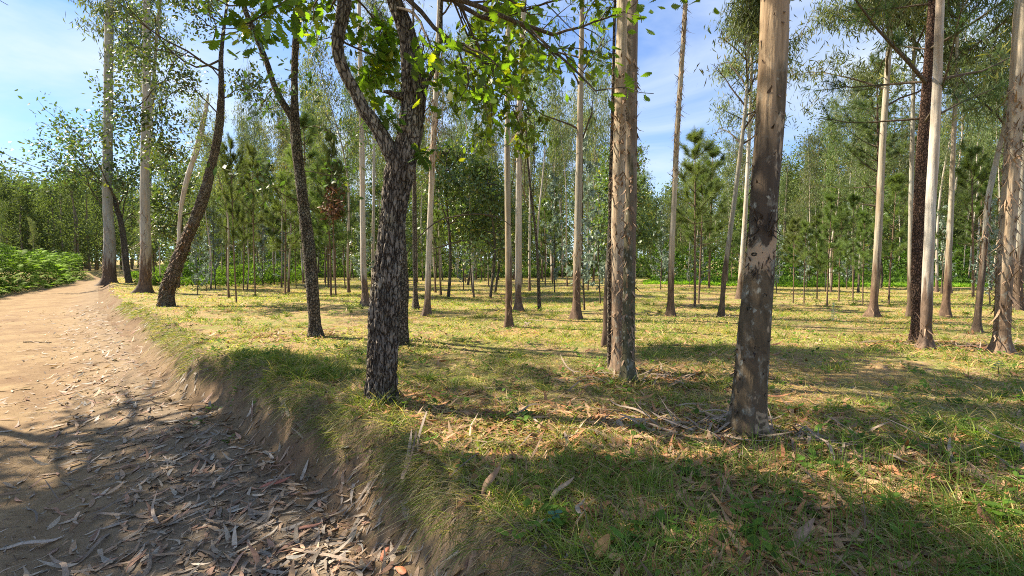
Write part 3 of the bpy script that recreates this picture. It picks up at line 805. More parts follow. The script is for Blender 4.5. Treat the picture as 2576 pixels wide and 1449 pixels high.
tb2, lv2 = oak_crown(np.random.default_rng(241), st2, depth=2, leafL=.13, leafW=.08, n_per=8, spread=.18, col=(.06, .10, .03), up=.2, kids=(4, 6), keep=lambda P: above(P) & sunny(P))
add(rt, bs, 'branches', join([tb, above_only(tb2, bs)]), M_TWIG); add(rt, bs, 'crown', join([lv, lv2]), M_LSMALL)

# leaning oak with a curved flaky foot
Cn = [(418, 770, 36), (420, 735, 34), (433, 695, 34), (447, 655, 31), (463, 615, 28), (487, 560, 26), (509, 505, 26), (524, 450, 23), (538, 390, 20), (550, 330, 19), (554, 290, 18), (557, 220, 14), (556, 150, 11), (562, 80, 8), (570, 20, 6), (580, -40, 4)]
rt, nd, bs = hero('oak_tree', Cn, 'leaning oak with curved flaky trunk and small leaves, beside two grey eucalypts', 'oak tree', M_DARK, .035, 40, oak_disp(31, .014))
Yc = bs[1]; starts = []
rc = np.random.default_rng(41)
add(rt, bs, 'loose_bark', peel_strips(rc, nd, 420, (.05, 2.4), (.05, .13), (.03, .06), .8, (.16, .10, .06)), M_STRIP)
bough(556, 150, Yc, 400, 200, Yc, .03); bough(556, 180, Yc, 300, 170, Yc - 1, .028); bough(552, 290, Yc, 480, 210, Yc - .5, .02); bough(555, 250, Yc, 620, 180, Yc, .02)
bough(560, 90, Yc, 500, 20, Yc, .02); bough(560, 90, Yc, 640, 60, Yc + .6, .02); bough(557, 200, Yc, 430, 120, Yc + 1, .02); bough(545, 360, Yc, 470, 330, Yc + .5, .012)
bough(560, 60, Yc, 430, 0, Yc + .3, .02); bough(575, 0, Yc, 600, -60, Yc, .02); bough(430, 200, Yc, 290, 260, Yc - .4, .018); bough(480, 210, Yc, 390, 290, Yc, .016); bough(530, 120, Yc, 560, -30, Yc - .5, .02)
bough(400, 210, Yc, 240, 160, Yc, .014); bough(400, 250, Yc, 340, 360, Yc, .014)
tb, lv = oak_crown(np.random.default_rng(25), starts, depth=2, leafL=.11, leafW=.055, lobed=False, n_per=5, spread=.17, col=(.075, .11, .045), kids=(4, 5), shrink=.5, up=.05)
add(rt, bs, 'branches', tb, M_TWIG); add(rt, bs, 'crown', lv, M_LSMALL)

# small oak between the two grey eucalypts
Fn = [(325, 712, 15), (318, 670, 14), (313, 620, 14), (308, 580, 13), (296, 530, 11), (275, 480, 8), (240, 440, 6), (200, 400, 5)]
rt, nd, bs = hero('oak_tree', Fn, 'small crooked dark oak spreading low between the two grey eucalypts', 'oak tree', M_DARK, .08, 16, oak_disp(37, .01))
Yf = bs[1]; starts = []
for (a, b, c, d, r) in ((300, 540, 200, 470, .04), (275, 480, 140, 380, .05), (296, 530, 330, 440, .05), (305, 560, 380, 450, .04), (270, 470, 250, 360, .04), (240, 440, 130, 350, .03), (310, 580, 240, 520, .03), (300, 540, 330, 360, .05), (330, 440, 390, 380, .03), (275, 480, 200, 400, .03)):
    bough(a, b, Yf, c, d, Yf + rc.normal() * 1.2, r)
tb, lv = oak_crown(np.random.default_rng(26), starts, depth=2, leafL=.24, leafW=.13, lobed=False, n_per=4, spread=.38, col=(.085, .13, .05), kids=(4, 6), shrink=.5, up=.05)
add(rt, bs, 'branches', tb, M_TWIG); add(rt, bs, 'crown', lv, M_LSMALL)

# ---------------------------------------------------------------- traced eucalypts
def gum(nodes, label, mat, top=15, crown=None, step=.06, seg=24, amp=.05, seed=1, peel=0, peelz=(0, 1.2), strips=0, cz=None, cR=1.6, nl=13, dens=16, col=(.075, .10, .055), lean=0, Y=None, group=None, Lr=(.10, .18), out=.35, pl=(.06, .2), tip=True):
    rt, nd, bs = hero('eucalyptus_tree', nodes, label, 'eucalyptus', mat, step, seg, gum_disp(seed, amp), top=top, lean=lean, group=group, Y=Y)
    r = np.random.default_rng(seed + 100)
    if peel: add(rt, bs, 'loose_bark', peel_strips(r, nd, peel, peelz, pl, (.008, .028), out), M_STRIP)
    if crown is not False:
        H = nd[-1, 2]; z0 = cz if cz is not None else H * .55
        f = lambda z: at_z(nd, z)[:2]
        tb, lv = euc_crown(r, H, z0, cR, nl, dens, trunk=f, col=col, Lr=Lr, keep=sunny, spread=.15 if Lr[1] < .2 else .3, Wr=.03 if Lr[1] < .2 else .034)
        add(rt, bs, 'branches', tb, M_TWIG); add(rt, bs, 'crown', lv, M_LEUC)
    return rt, nd, bs
gum([(273, 713, 34), (275, 690, 29), (276, 640, 27), (275, 590, 24), (272, 540, 22), (270, 460, 22), (271, 380, 21), (272, 300, 20), (273, 200, 20), (274, 100, 19), (276, 0, 18), (277, -80, 19)],
    'tall grey eucalyptus closest to the dirt path, brown bark on its foot', M_EUC[0], 24, cz=14.5, cR=4, seed=1, peel=160, peelz=(.3, 4), dens=10, Lr=(.3, .5), nl=12, pl=(.2, .6))
gum([(361, 737, 38), (364, 715, 28), (366, 660, 24), (366, 600, 23), (365, 540, 22), (364, 450, 20), (366, 350, 20), (368, 250, 19), (369, 150, 18), (369, 60, 17), (369, 0, 16), (369, -80, 16)],
    'straight grey eucalyptus just right of the one beside the path, foot spreading', M_EUC[0], 22, cz=13.5, cR=3.5, seed=2, peel=140, peelz=(.2, 3.5), dens=10, Lr=(.3, .45), nl=12, pl=(.2, .5))
gum([(378, 712, 9), (376, 600, 8), (378, 400, 8), (384, 250, 8), (392, 120, 8), (401, 20, 8), (406, -60, 8)], 'thin reddish eucalyptus stem right behind the second grey trunk from the path', M_EUC[1], 17, cz=11, cR=3, seed=3, dens=9, Lr=(.3, .45), nl=10, seg=12, step=.15)
gum([(447, 655, 9), (450, 600, 8), (456, 520, 9), (466, 470, 12), (480, 420, 12), (497, 370, 14), (508, 320, 12), (520, 265, 8), (524, 235, 3)], 'pale dead trunk leaning right, bare at its broken top', M_EUC[2], None, crown=False, seed=4, seg=14, step=.1, Y=22, amp=.08)
gum([(920, 770, 24), (919, 745, 17), (915, 690, 15), (913, 600, 13), (912, 500, 13), (911, 400, 13), (909, 280, 12), (906, 160, 11), (904, 40, 9)], 'pale slim eucalyptus immediately left of the foreground oak', M_EUC[2], 15, cz=7.5, cR=1.8, seed=5, peel=60, peelz=(0, .8), step=.08)
gum([(938, 740, 9), (938, 640, 8), (940, 500, 7), (941, 350, 6), (942, 200, 5)], 'very thin pale eucalyptus in the gap left of the foreground oak trunk', M_EUC[2], 13, cz=6.5, cR=1.6, seed=6, seg=12, step=.12)
gum([(1046, 778, 17), (1045, 740, 12), (1044, 650, 12), (1043, 550, 11), (1042, 440, 10), (1041, 300, 8), (1040, 150, 6)], 'thin dark stem between the foreground oak and the pale eucalyptus', M_DARK, 11, cz=4.5, cR=1.6, seed=7, seg=14, step=.08, col=(.05, .08, .035))
gum([(1073, 795, 26), (1075, 770, 18), (1077, 700, 15), (1080, 600, 14), (1084, 500, 14), (1088, 400, 14), (1093, 300, 13), (1098, 200, 12), (1102, 100, 11), (1105, 0, 10)], 'pale slightly leaning eucalyptus to the right of the foreground oak', M_EUC[2], 14, cz=6.5, cR=1.8, seed=8, peel=110, peelz=(3.2, 5.5), pl=(.2, .7), out=.2, step=.06)
gum([(1280, 822, 24), (1280, 795, 18), (1280, 740, 17), (1279, 660, 16), (1278, 580, 15), (1277, 480, 15), (1276, 380, 14), (1277, 280, 13), (1278, 160, 13), (1279, 40, 12)], 'straight tan eucalyptus, left one of the close pair at mid distance', M_EUC[1], 14, cz=6, cR=1.8, seed=9, peel=30, peelz=(0, .6), step=.05)
gum([(1304, 784, 26), (1304, 760, 18), (1304, 700, 17), (1305, 600, 16), (1305, 500, 15), (1306, 400, 15), (1308, 250, 14), (1313, 120, 13), (1318, 0, 12)], 'pale eucalyptus with peeled smooth bark, right one of the close pair at mid distance', M_EUC[2], 15, cz=6.5, cR=2, seed=10, peel=70, peelz=(3, 6), pl=(.3, .9), out=.12)
rt_, nd_, bs_ = gum([(1357, 782, 9), (1355, 720, 8), (1352, 640, 7), (1346, 570, 6), (1336, 490, 6), (1329, 420, 5), (1324, 350, 4), (1321, 280, 3)], 'thin dark stem leaning left with long hanging bark ribbons', M_DARK, None, crown=False, seed=11, seg=10, step=.06)
gum([(1449, 802, 28), (1450, 775, 21), (1451, 700, 20), (1453, 600, 18), (1456, 450, 17), (1459, 300, 15), (1462, 150, 13), (1465, 0, 11)], 'dark eucalyptus with dense low foliage standing left of the three close trunks', M_EUC[1], 12, cz=3.8, cR=1.7, seed=12, peel=60, peelz=(0, 2), nl=20, dens=11, col=(.045, .07, .035))
# close clump of four stems
gum([(1562, 938, 46), (1561, 905, 38), (1559, 850, 37), (1558, 760, 37), (1557, 660, 36), (1556, 560, 36), (1559, 460, 37), (1562, 340, 37), (1566, 200, 37), (1570, 60, 38), (1571, -40, 37)], 'thick tan shaggy trunk in the middle of the close clump of eucalypts', M_TRIPLE, 13, cz=7.5, cR=2, seed=13, peel=430, peelz=(.2, 3.4), pl=(.02, .09), out=.5, step=.02, seg=56, amp=.035, nl=10)
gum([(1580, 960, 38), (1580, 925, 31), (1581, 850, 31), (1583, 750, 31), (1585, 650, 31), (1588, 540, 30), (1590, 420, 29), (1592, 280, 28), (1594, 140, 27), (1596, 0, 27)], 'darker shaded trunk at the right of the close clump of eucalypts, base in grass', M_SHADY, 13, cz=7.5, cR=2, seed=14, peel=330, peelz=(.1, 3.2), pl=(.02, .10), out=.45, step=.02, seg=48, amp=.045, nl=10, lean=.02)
gum([(1536, 930, 14), (1534, 890, 12), (1534, 800, 12), (1533, 700, 12), (1535, 600, 10), (1535, 480, 9), (1539, 340, 8), (1543, 180, 8), (1546, 40, 7)], 'thin dark mossy stem at the left of the close clump of eucalypts', M_DARK, 8.5, cz=5.5, cR=1, seed=15, seg=20, step=.03, nl=6)
gum([(1526, 870, 26), (1527, 830, 21), (1528, 760, 19), (1531, 680, 17), (1535, 600, 15), (1540, 500, 14), (1545, 400, 13), (1552, 200, 12)], 'pale trunk partly hidden behind the left of the close clump of eucalypts', M_EUC[1], 13, cz=7.5, cR=1.8, seed=16, seg=24, step=.05, nl=10)
gum([(1686, 795, 24), (1687, 765, 17), (1688, 700, 15), (1690, 620, 14), (1694, 540, 13), (1698, 460, 13), (1702, 360, 13), (1708, 260, 12), (1714, 170, 12), (1720, 80, 11), (1725, -20, 11)], 'lone leaning eucalyptus with ragged upper bark against open sky', M_EUC[1], 14, cz=9, cR=1.8, seed=17, peel=330, peelz=(3, 7), pl=(.05, .18), out=.5, step=.06, nl=10)
gum([(1814, 798, 18), (1816, 770, 13), (1822, 700, 12), (1832, 620, 12), (1844, 530, 11), (1858, 420, 10), (1870, 320, 9), (1877, 250, 8), (1882, 160, 7), (1884, 60, 5)], 'thin grey leaning eucalyptus just left of the big lichened trunk', M_EUC[0], 8.8, cz=3.9, cR=1.15, seed=18, seg=16, step=.08, nl=26, dens=18)
gum([(1860, 752, 16), (1864, 700, 14), (1871, 600, 12), (1878, 480, 10), (1884, 350, 9), (1890, 200, 7), (1893, 60, 5)], 'whitish eucalyptus half hidden at the left side of the big lichened trunk', M_EUC[2], 12, cz=5.5, cR=1.5, seed=19, seg=16, step=.1, nl=24, dens=16)
rt, nd, bs = gum([(1880, 1098, 88), (1882, 1060, 78), (1886, 1000, 77), (1891, 920, 77), (1896, 840, 76), (1904, 760, 72), (1911, 680, 68), (1917, 600, 66), (1921, 520, 65), (1926, 440, 66), (1933, 360, 67), (1939, 260, 67), (1944, 150, 66), (1947, 50, 66), (1950, -50, 64)],
    'big close trunk with white lichen spots and dark peeling patches', M_BIG, 12, cz=7, cR=2.6, seed=20, peel=0, step=.012, seg=110, amp=.045, nl=14)
rk = np.random.default_rng(55)
def band(n, zr, Lr, Wr, out, col): return peel_strips(rk, nd, n, zr, Lr, Wr, out, col)
add(rt, bs, 'loose_bark', join([band(90, (1.42, 1.60), (.03, .09), (.006, .014), 1.0, (.05, .035, .025)), band(60, (1.2, 1.32), (.03, .08), (.005, .012), .6, (.07, .05, .035)), band(50, (.3, .75), (.02, .07), (.01, .03), .4, (.06, .04, .03)), band(110, (1.3, 3.2), (.015, .05), (.01, .025), .25, (.12, .08, .055))]), M_STRIP)
# knots on the big trunk
kn = []
for (x, y) in ((1885, 868), (1862, 775), (1905, 740), (1878, 640), (1912, 985)):
    p = atY(x, y, bs[1]); c = at_z(nd, p[2]); rr = c[3]; dx = np.clip((p[0] - c[0]) / rr, -.8, .8)
    o = np.array([dx, -math.sqrt(1 - dx * dx), 0]); q = np.array([c[0], c[1], p[2]]) + o * rr * .93
    t = np.linspace(0, 2 * pi, 13); u = np.array([-o[1], o[0], 0])
    ringp = q + np.cos(t)[:, None] * u * .016 + np.sin(t)[:, None] * np.array([0, 0, .008]) + o * .006
    add(rt, bs, 'knot', join([tube(ringp, np.full(13, .005), 6, cap=False), tube(np.array([q - o * .01, q + o * .002, q + o * .005]), np.array([.012, .010, .003]), 8)]), M_DARK)

# right-hand group
gum([(2195, 797, 30), (2197, 775, 20), (2202, 710, 18), (2208, 620, 17), (2213, 520, 16), (2217, 430, 15), (2222, 330, 14), (2229, 230, 13), (2236, 130, 12), (2242, 30, 11)], 'pale tan eucalyptus standing alone left of the dark pine', M_EUC[1], 12.5, cz=5.0, cR=2.4, seed=21, peel=40, peelz=(0, .4), nl=30, dens=24)
gum([(2328, 878, 36), (2329, 855, 26), (2331, 780, 24), (2334, 690, 23), (2338, 600, 22), (2342, 500, 22), (2348, 400, 22), (2353, 300, 21), (2358, 200, 20), (2362, 90, 19), (2366, -20, 18)], 'pale green-grey eucalyptus touching the dark pine trunk', M_EUC[2], 12, cz=5.6, cR=2, seed=22, peel=60, peelz=(0, .5), step=.03, seg=36, nl=18, dens=22)
gum([(2288, 796, 16), (2289, 770, 13), (2290, 680, 12), (2291, 560, 11), (2293, 440, 10), (2296, 300, 9)], 'slim grey eucalyptus seen just left behind the dark pine trunk', M_EUC[0], 11, cz=5.5, cR=2, seed=23, seg=16, step=.08, nl=24, dens=24)
gum([(2377, 798, 24), (2379, 770, 18), (2384, 700, 15), (2388, 620, 13), (2392, 540, 12), (2395, 450, 11), (2399, 350, 10), (2404, 230, 9), (2408, 100, 7)], 'slim eucalyptus with a dark foot, right of the dark pine', M_EUC[1], 11.5, cz=5.0, cR=2, seed=24, seg=20, step=.06, nl=26, dens=24)
gum([(2457, 834, 20), (2459, 805, 15), (2464, 750, 14), (2470, 690, 14), (2477, 620, 13), (2479, 570, 12), (2486, 500, 12), (2498, 440, 12), (2512, 380, 11), (2524, 330, 9), (2529, 270, 7), (2522, 220, 5)], 'bent trunk curving right, left of the thick shaggy eucalyptus at the edge', M_EUC[0], None, cz=3.6, cR=1.4, seed=25, peel=90, peelz=(1.2, 2.4), seg=22, step=.04, nl=6, dens=10)
gum([(2518, 888, 46), (2519, 862, 36), (2522, 800, 33), (2526, 720, 33), (2531, 640, 33), (2536, 550, 33), (2543, 450, 33), (2550, 340, 33), (2557, 240, 32), (2564, 140, 32), (2571, 30, 31), (2576, -60, 30)], 'thick shaggy tan eucalyptus at the right edge, strips hanging low', M_TRIPLE, 13, cz=7, cR=2.2, seed=26, peel=420, peelz=(.05, 3.6), pl=(.05, .22), out=.35, step=.025, seg=44, amp=.06, nl=12)
gum([(2556, 780, 30), (2558, 740, 24), (2562, 640, 22), (2566, 520, 21), (2570, 400, 20), (2574, 260, 18)], 'grey trunk close behind the thick shaggy eucalyptus at the right edge', M_EUC[0], 12, cz=6, cR=2.2, seed=27, peel=80, peelz=(.1, 1.2), seg=24, step=.06, nl=16)
# tall dark pine
Vn = [(2308, 864, 38), (2309, 830, 31), (2310, 740, 30), (2311, 640, 29), (2313, 540, 27), (2316, 450, 25), (2320, 370, 24), (2327, 280, 22), (2333, 190, 20), (2340, 100, 19), (2345, 20, 18), (2350, -70, 16)]
rt, nd, bs = hero('pine_tree', Vn, 'tall pine with dark scaly trunk and sparse branches, right side', 'pine tree', M_PINEB, .02, 56, oak_disp(51, .007, .03, .04), top=11)
rp = np.random.default_rng(61)
tbs, nds = [], []
for z0_, z1_, R_, gp in ((3.2, 9.5, 2.3, .55),):
    tb, nd3 = pine_crown(rp, z1_ + 1, z0_, R_, gp, 3, 34, .16, .0045, (.05, .085, .03), False, True, 4, 3)
    # bend the whorls onto the stem
    for g, lst in ((tb, tbs), (nd3, nds)):
        v = g[0].copy(); zc = np.clip(v[:, 2], 0, nd[-1, 2])
        ii = np.clip(np.searchsorted(nd[:, 2], zc + .5), 0, len(nd) - 1)
        v[:, 0] += nd[ii, 0]; v[:, 1] += nd[ii, 1]; v[:, 2] += .5
        lst.append((v,) + tuple(g[1:]))
add(rt, bs, 'branches', join(tbs), M_TWIG); add(rt, bs, 'crown', join(nds), M_LPINE)
#MARK4

# ---------------------------------------------------------------- repeated trees of the plantation
ZONES = [(250, 'beyond the ferns left of the path'), (420, 'around the two grey eucalypts by the path'), (745, 'between leaning oak and forked dark oak'),
         (955, 'between forked dark oak and foreground oak'), (1275, 'between foreground oak and the close pair'), (1530, 'between the close pair and the close clump'),
         (1690, 'between close clump and lone leaning eucalyptus'), (1885, 'between lone leaning eucalyptus and big trunk'), (2195, 'between big trunk and lone tan eucalyptus'),
         (2335, 'between lone tan eucalyptus and dark pine'), (1e9, 'between dark pine and the right edge')]
def zone(px):
    for a, t in ZONES:
        if px < a: return t
def protos():
    P = {}
    def T(kind, name, trunk, crown, tm, cm, branches=None, H=1):
        root = empty(name, (0, 0, 0), 'x', {'eucalyptus_tree': 'eucalyptus', 'pine_tree': 'pine tree', 'oak_tree': 'oak tree', 'eucalyptus_sapling': 'sapling'}[name])
        mesh_obj('trunk', *trunk, tm, root)
        if branches: mesh_obj('branches', *branches, M_TWIG, root)
        mesh_obj('crown', crown[0], crown[1], cm, root, col=crown[2])
        P.setdefault(kind, []).append([root, H, False])
    for i in range(6):
        r = np.random.default_rng(200 + i); H = 15.
        z = np.linspace(0, H, 14); wx = r.normal(size=2) * .25; ph = r.uniform(0, 6, 2)
        X = wx[0] * np.sin(z * .35 + ph[0]) * z / H * 2 + r.normal() * .03 * z; Y = wx[1] * np.sin(z * .3 + ph[1]) * z / H * 2
        nd = resample(np.stack([X - X[0], Y - Y[0], z, .085 * (1 - z / H * .85)], -1), .3)
        tm = tube(np.vstack([nd[:1, :3] - [0, 0, .3], nd[:, :3]]), np.r_[nd[0, 3] * 1.3, nd[:, 3] * (1 + .4 * np.exp(-nd[:, 2] / .15))], 10, gum_disp(60 + i, .05))
        tb, lv = euc_crown(r, H, (5.5, 7, 8.2, 4.2, 6.2, 7.5)[i], (2.0, 2.2, 1.7, 1.9, 2.4, 1.8)[i], (17, 15, 13, 19, 16, 13)[i], (7, 6, 7, 7, 6, 7)[i], .32, 5, 6, lambda z, nd=nd: at_z(nd, z)[:2], Lr=(.17, .30), Wr=.040,
                           col=[(.075, .10, .055), (.085, .105, .065), (.065, .095, .045), (.06, .09, .035), (.08, .10, .06), (.075, .105, .05)][i])
        T('gum', 'eucalyptus_tree', tm, lv, M_EUC[i % 3], M_LEUC, tb, H)
    for i in range(4):
        r = np.random.default_rng(230 + i); H = 5.
        tm = tube(np.array([[0, 0, -.2], [0, 0, 0], [.02, .01, 1.6], [0, 0, 3.5], [0, 0, 5]]), np.array([.05, .042, .035, .022, .008]), 9)
        tb, lv = pine_crown(r, H, (1.9, 1.5, 2.4, 1.8)[i], (1.15, 1.0, .9, 1.2)[i], .42, 4, 34, .19, .0065, [(.14, .20, .06), (.12, .18, .055), (.15, .20, .07), (.11, .165, .05)][i])
        T('pine', 'pine_tree', tm, lv, M_PINEY, M_LPINE, tb, H)
    for i in range(2):
        r = np.random.default_rng(240 + i); H = 10.
        tm = tube(np.array([[0, 0, -.2], [0, 0, 0], [.08, .01, 3], [0, .05, 6], [0, 0, 8], [0, 0, 10]]), np.array([.10, .085, .07, .05, .03, .01]), 10)
        tb, lv = pine_crown(r, H, 3.8, 2.1, .5, 4, 24, .2, .011, (.10, .135, .055), True, True, 5, 5)
        T('tallpine', 'pine_tree', tm, lv, M_PINEB, M_LPINE, tb, H)
    for i in range(3):
        r = np.random.default_rng(250 + i); H = 7.
        z = np.linspace(0, 5.2, 9); X = .15 * np.sin(z * 1.2 + i)
        nd = np.stack([X - X[0], .1 * np.cos(z + i) - .1 * math.cos(i), z, .07 * (1 - z / 5.2 * .8)], -1)
        tm = tube(np.vstack([nd[:1, :3] - [0, 0, .3], nd[:, :3]]), np.r_[.08, nd[:, 3]], 10)
        st = []
        for k in range(14):
            c = nd[3 + k % 6]; a = k * 2.4
            st.append((c[:3], (math.cos(a), math.sin(a), .55), 1.25 * (1.2 - c[2] / 7), .028))
        tb, lv = oak_crown(r, st, 2, .16, .09, False, 4, .25, (.105, .15, .055), .55, (3, 5), .1)
        T('leafy', 'oak_tree', tm, lv, M_DARK, M_LSMALL, tb, H)
    for i in range(3):
        r = np.random.default_rng(260 + i); H = 3.
        tm = tube(np.array([[0, 0, -.1], [0, 0, 0], [.03, .02, 1], [.0, .03, 2], [0, 0, 3]]), np.array([.025, .02, .015, .01, .004]), 7)
        tubes = []; cl = []
        for k in range(16):
            zz = .3 + 2.6 * k / 16; a = k * 2.4; l = .55 * (1.1 - zz / 3.3)
            pts = limb_path(r, np.array([0, 0, zz]), (math.cos(a), math.sin(a), .7), l, 5, 0)
            tubes.append(tube(pts, np.linspace(.006, .002, 6), 4, cap=False))
            for q in pts[1:]:
                for s_ in range(3): cl.append(q + r.normal(size=3) * .03)
        cl = np.repeat(np.array(cl), 3, 0); n = len(cl)
        D = unit(rdir(r, n) + [0, 0, -.1]); S = perp(D, r)
        b = np.array([[.24, .31, .25]]) * r.uniform(.6, 1.15, (n, 1))
        lv = ribbons(cl, D, S, r.uniform(.05, .10, n), .045, [.3, .95, 1., .7, .1], col=b)
        T('silver', 'eucalyptus_sapling', tm, lv, M_TWIG, M_LSIL, join(tubes), H)
    return P
PR = protos()
DESC = {'gum': ('slim eucalyptus', 'slim eucalypts'), 'pine': ('young yellow-green pine', 'young pines'), 'tallpine': ('half-grown dark green pine', 'half-grown pines'),
        'leafy': ('bushy dark green broadleaf tree', 'broadleaf trees'), 'silver': ('silvery-leaved eucalyptus sapling', 'silvery saplings')}
rb = np.random.default_rng(99)
def put(kind, px, Y, H, label=None, thin=1.0, var=None):
    ls = PR[kind]; e = ls[int(rb.integers(len(ls))) if var is None else var]
    X = (px - 1288) / F * (Y * cp + sp * 1.2)
    z = float(gz(X, Y)); sc = H / e[1]
    far = Y > 21
    if label is None:
        where = 'in middle distance' if Y < 21 else ('far back' if Y < 36 else 'at the far edge')
        vi = [i for i, q in enumerate(ls) if q is e][0]
        tone = {'gum': ('slim grey', 'slim tan', 'slim pale')[vi % 3], 'pine': ('young dense', 'young wispy', 'young narrow', 'young broad')[vi % 4], 'tallpine': ('half-grown dark', 'half-grown open')[vi % 2], 'leafy': 'bushy', 'silver': 'silvery-leaved'}[kind]
        noun = {'gum': 'eucalyptus', 'pine': 'pine', 'tallpine': 'pine', 'leafy': 'broadleaf tree', 'silver': 'gum sapling'}[kind]
        label = f"{tone} {noun} {where} {zone(px)}"
        group = label + ' group'
    else: group = None
    rz = rb.uniform(0, 6.28); tl = (rb.normal() * .02, rb.normal() * .02)
    s2 = (sc * thin, sc)
    if not e[2]:
        e[2] = True; r = e[0]; r.location = (X, Y, z); r.rotation_euler = (*tl, rz); r.scale = (s2[0], s2[0], s2[1]); r['label'] = label
        if group: r['group'] = group
        return r
    return copy_tree(e[0], (X, Y, z), rz, s2, label, group, tl)
def depth_of(py, z=.45): return (CAMZ - z) * F / (py - 665)
TOPX = [-200, 0, 120, 250, 330, 430, 520, 700, 900, 1100, 1300, 1520, 1600, 1640, 1700, 1750, 1800, 1900, 1985, 2060, 2120, 2200, 2300, 2600, 2900]
TOPY = [400, 440, 470, 430, 380, 340, 280, 120, 80, 40, 0, -50, 400, 500, 470, 330, 300, 330, 410, 270, 200, 90, 10, -50, -100]
def topline(px): return float(np.interp(px, TOPX, TOPY))
# thin pines and poles seen one by one, left of the centre
for px, py, H, k in ((595, 768, 4.6, 'pine'), (642, 742, 5.8, 'pine'), (542, 728, 4.5, 'silver'), (570, 720, 6.5, 'pine'), (668, 712, 7.5, 'pine'), (690, 716, 7, 'pine'), (745, 722, 5, 'pine'), (845, 746, 6.0, 'pine'),
                     (520, 735, 2.5, 'silver'), (480, 700, 2.2, 'silver'), (868, 722, 6.5, 'pine'), (612, 730, 6, 'pine'), (1108, 745, 3.2, 'pine'), (1128, 748, 7, 'leafy'), (1190, 735, 6.5, 'leafy'), (1233, 752, 6, 'leafy'),
                     (1748, 778, 4.6, 'pine'), (1757, 770, 3.6, 'pine'), (1560, 775, 5, 'leafy'), (1470, 790, 4.4, 'silver'), (1510, 770, 4.0, 'silver'), (1395, 735, 5.5, 'silver'),
                     (1995, 770, 2.4, 'pine'), (2022, 772, 2.3, 'pine'), (2055, 764, 2.6, 'pine'), (2080, 776, 3.0, 'pine'), (2110, 768, 2.7, 'pine'), (2145, 762, 3.1, 'pine'), (2170, 772, 2.6, 'pine'), (2235, 775, 3.4, 'pine'),
                     (1690, 720, 2.6, 'silver'), (1735, 725, 2.6, 'silver'), (2370, 735, 4, 'silver'), (2490, 770, 3.2, 'silver'), (2130, 722, 5, 'silver'), (2540, 760, 3, 'silver')):
    put(k, px, depth_of(py), H, thin=.62 if k == 'pine' and px < 1200 else .9)
put('silver', 2095, depth_of(822), .42, 'tiny silvery sapling alone in the grass right of the big lichened trunk')
# gums, random but on the field side
occ = []
def try_put(kind, px, Y, H, sp_=1.3, thin=1.0, var=None):
    X = (px - 1288) / F * Y
    s = float(sdist(X, Y))
    if -float(pw(X, Y)) - 3.5 < s < 1.2: return False
    for (a, b) in occ:
        if (a - X) ** 2 + (b - Y) ** 2 < sp_ ** 2: return False
    Hm = CAMZ + (665 - topline(px) - abs(rb.normal()) * 130) / F * Y - .5
    H = min(H, Hm)
    if H < 2.2: return False
    occ.append((X, Y)); put(kind, px, Y, H, thin=thin * (1.0 if H > 8 or kind != 'gum' else 1.3), var=var); return True
n = 0
for t in range(4000):
    if n >= 232: break
    px = rb.uniform(430, 2700) if rb.random() < .93 else rb.uniform(-100, 430); Y = 17 + 42 * rb.random() ** .8
    if 1600 < px < 1990 and Y < 30: continue
    if px > 1950 and Y < 22: continue
    n += try_put('gum', px, Y, rb.uniform(9.5, 17), 1.15, rb.uniform(.5, 1.0))
n = 0
for t in range(3000):
    if n >= 30: break
    px = rb.uniform(500, 2650); Y = rb.uniform(19, 48)
    if 880 < px < 1560 and Y < 28: continue
    n += try_put('pine', px, Y, rb.uniform(3.5, 7.5), 1.4)
n = 0
for t in range(3000):
    if n >= 4: break
    px = (rb.uniform(2300, 2700), rb.uniform(1350, 1540), rb.uniform(2050, 2700))[int(rb.integers(3))]; Y = rb.uniform(20, 42)
    n += try_put('tallpine', px, Y, rb.uniform(7.5, 12), 2)
n = 0
for t in range(3000):
    if n >= 14: break
    px = rb.uniform(250, 2650); Y = rb.uniform(22, 50)
    n += try_put('leafy', px, Y, rb.uniform(5.5, 9), 2)
n = 0
for t in range(3000):
    if n >= 20: break
    px = rb.uniform(470, 2650); Y = rb.uniform(20, 40)
    n += try_put('silver', px, Y, rb.uniform(2.2, 4.2), 1.5)
for ls in PR.values():
    for e in ls:
        if not e[2]:
            for c in list(e[0].children): bpy.data.objects.remove(c)
            bpy.data.objects.remove(e[0])

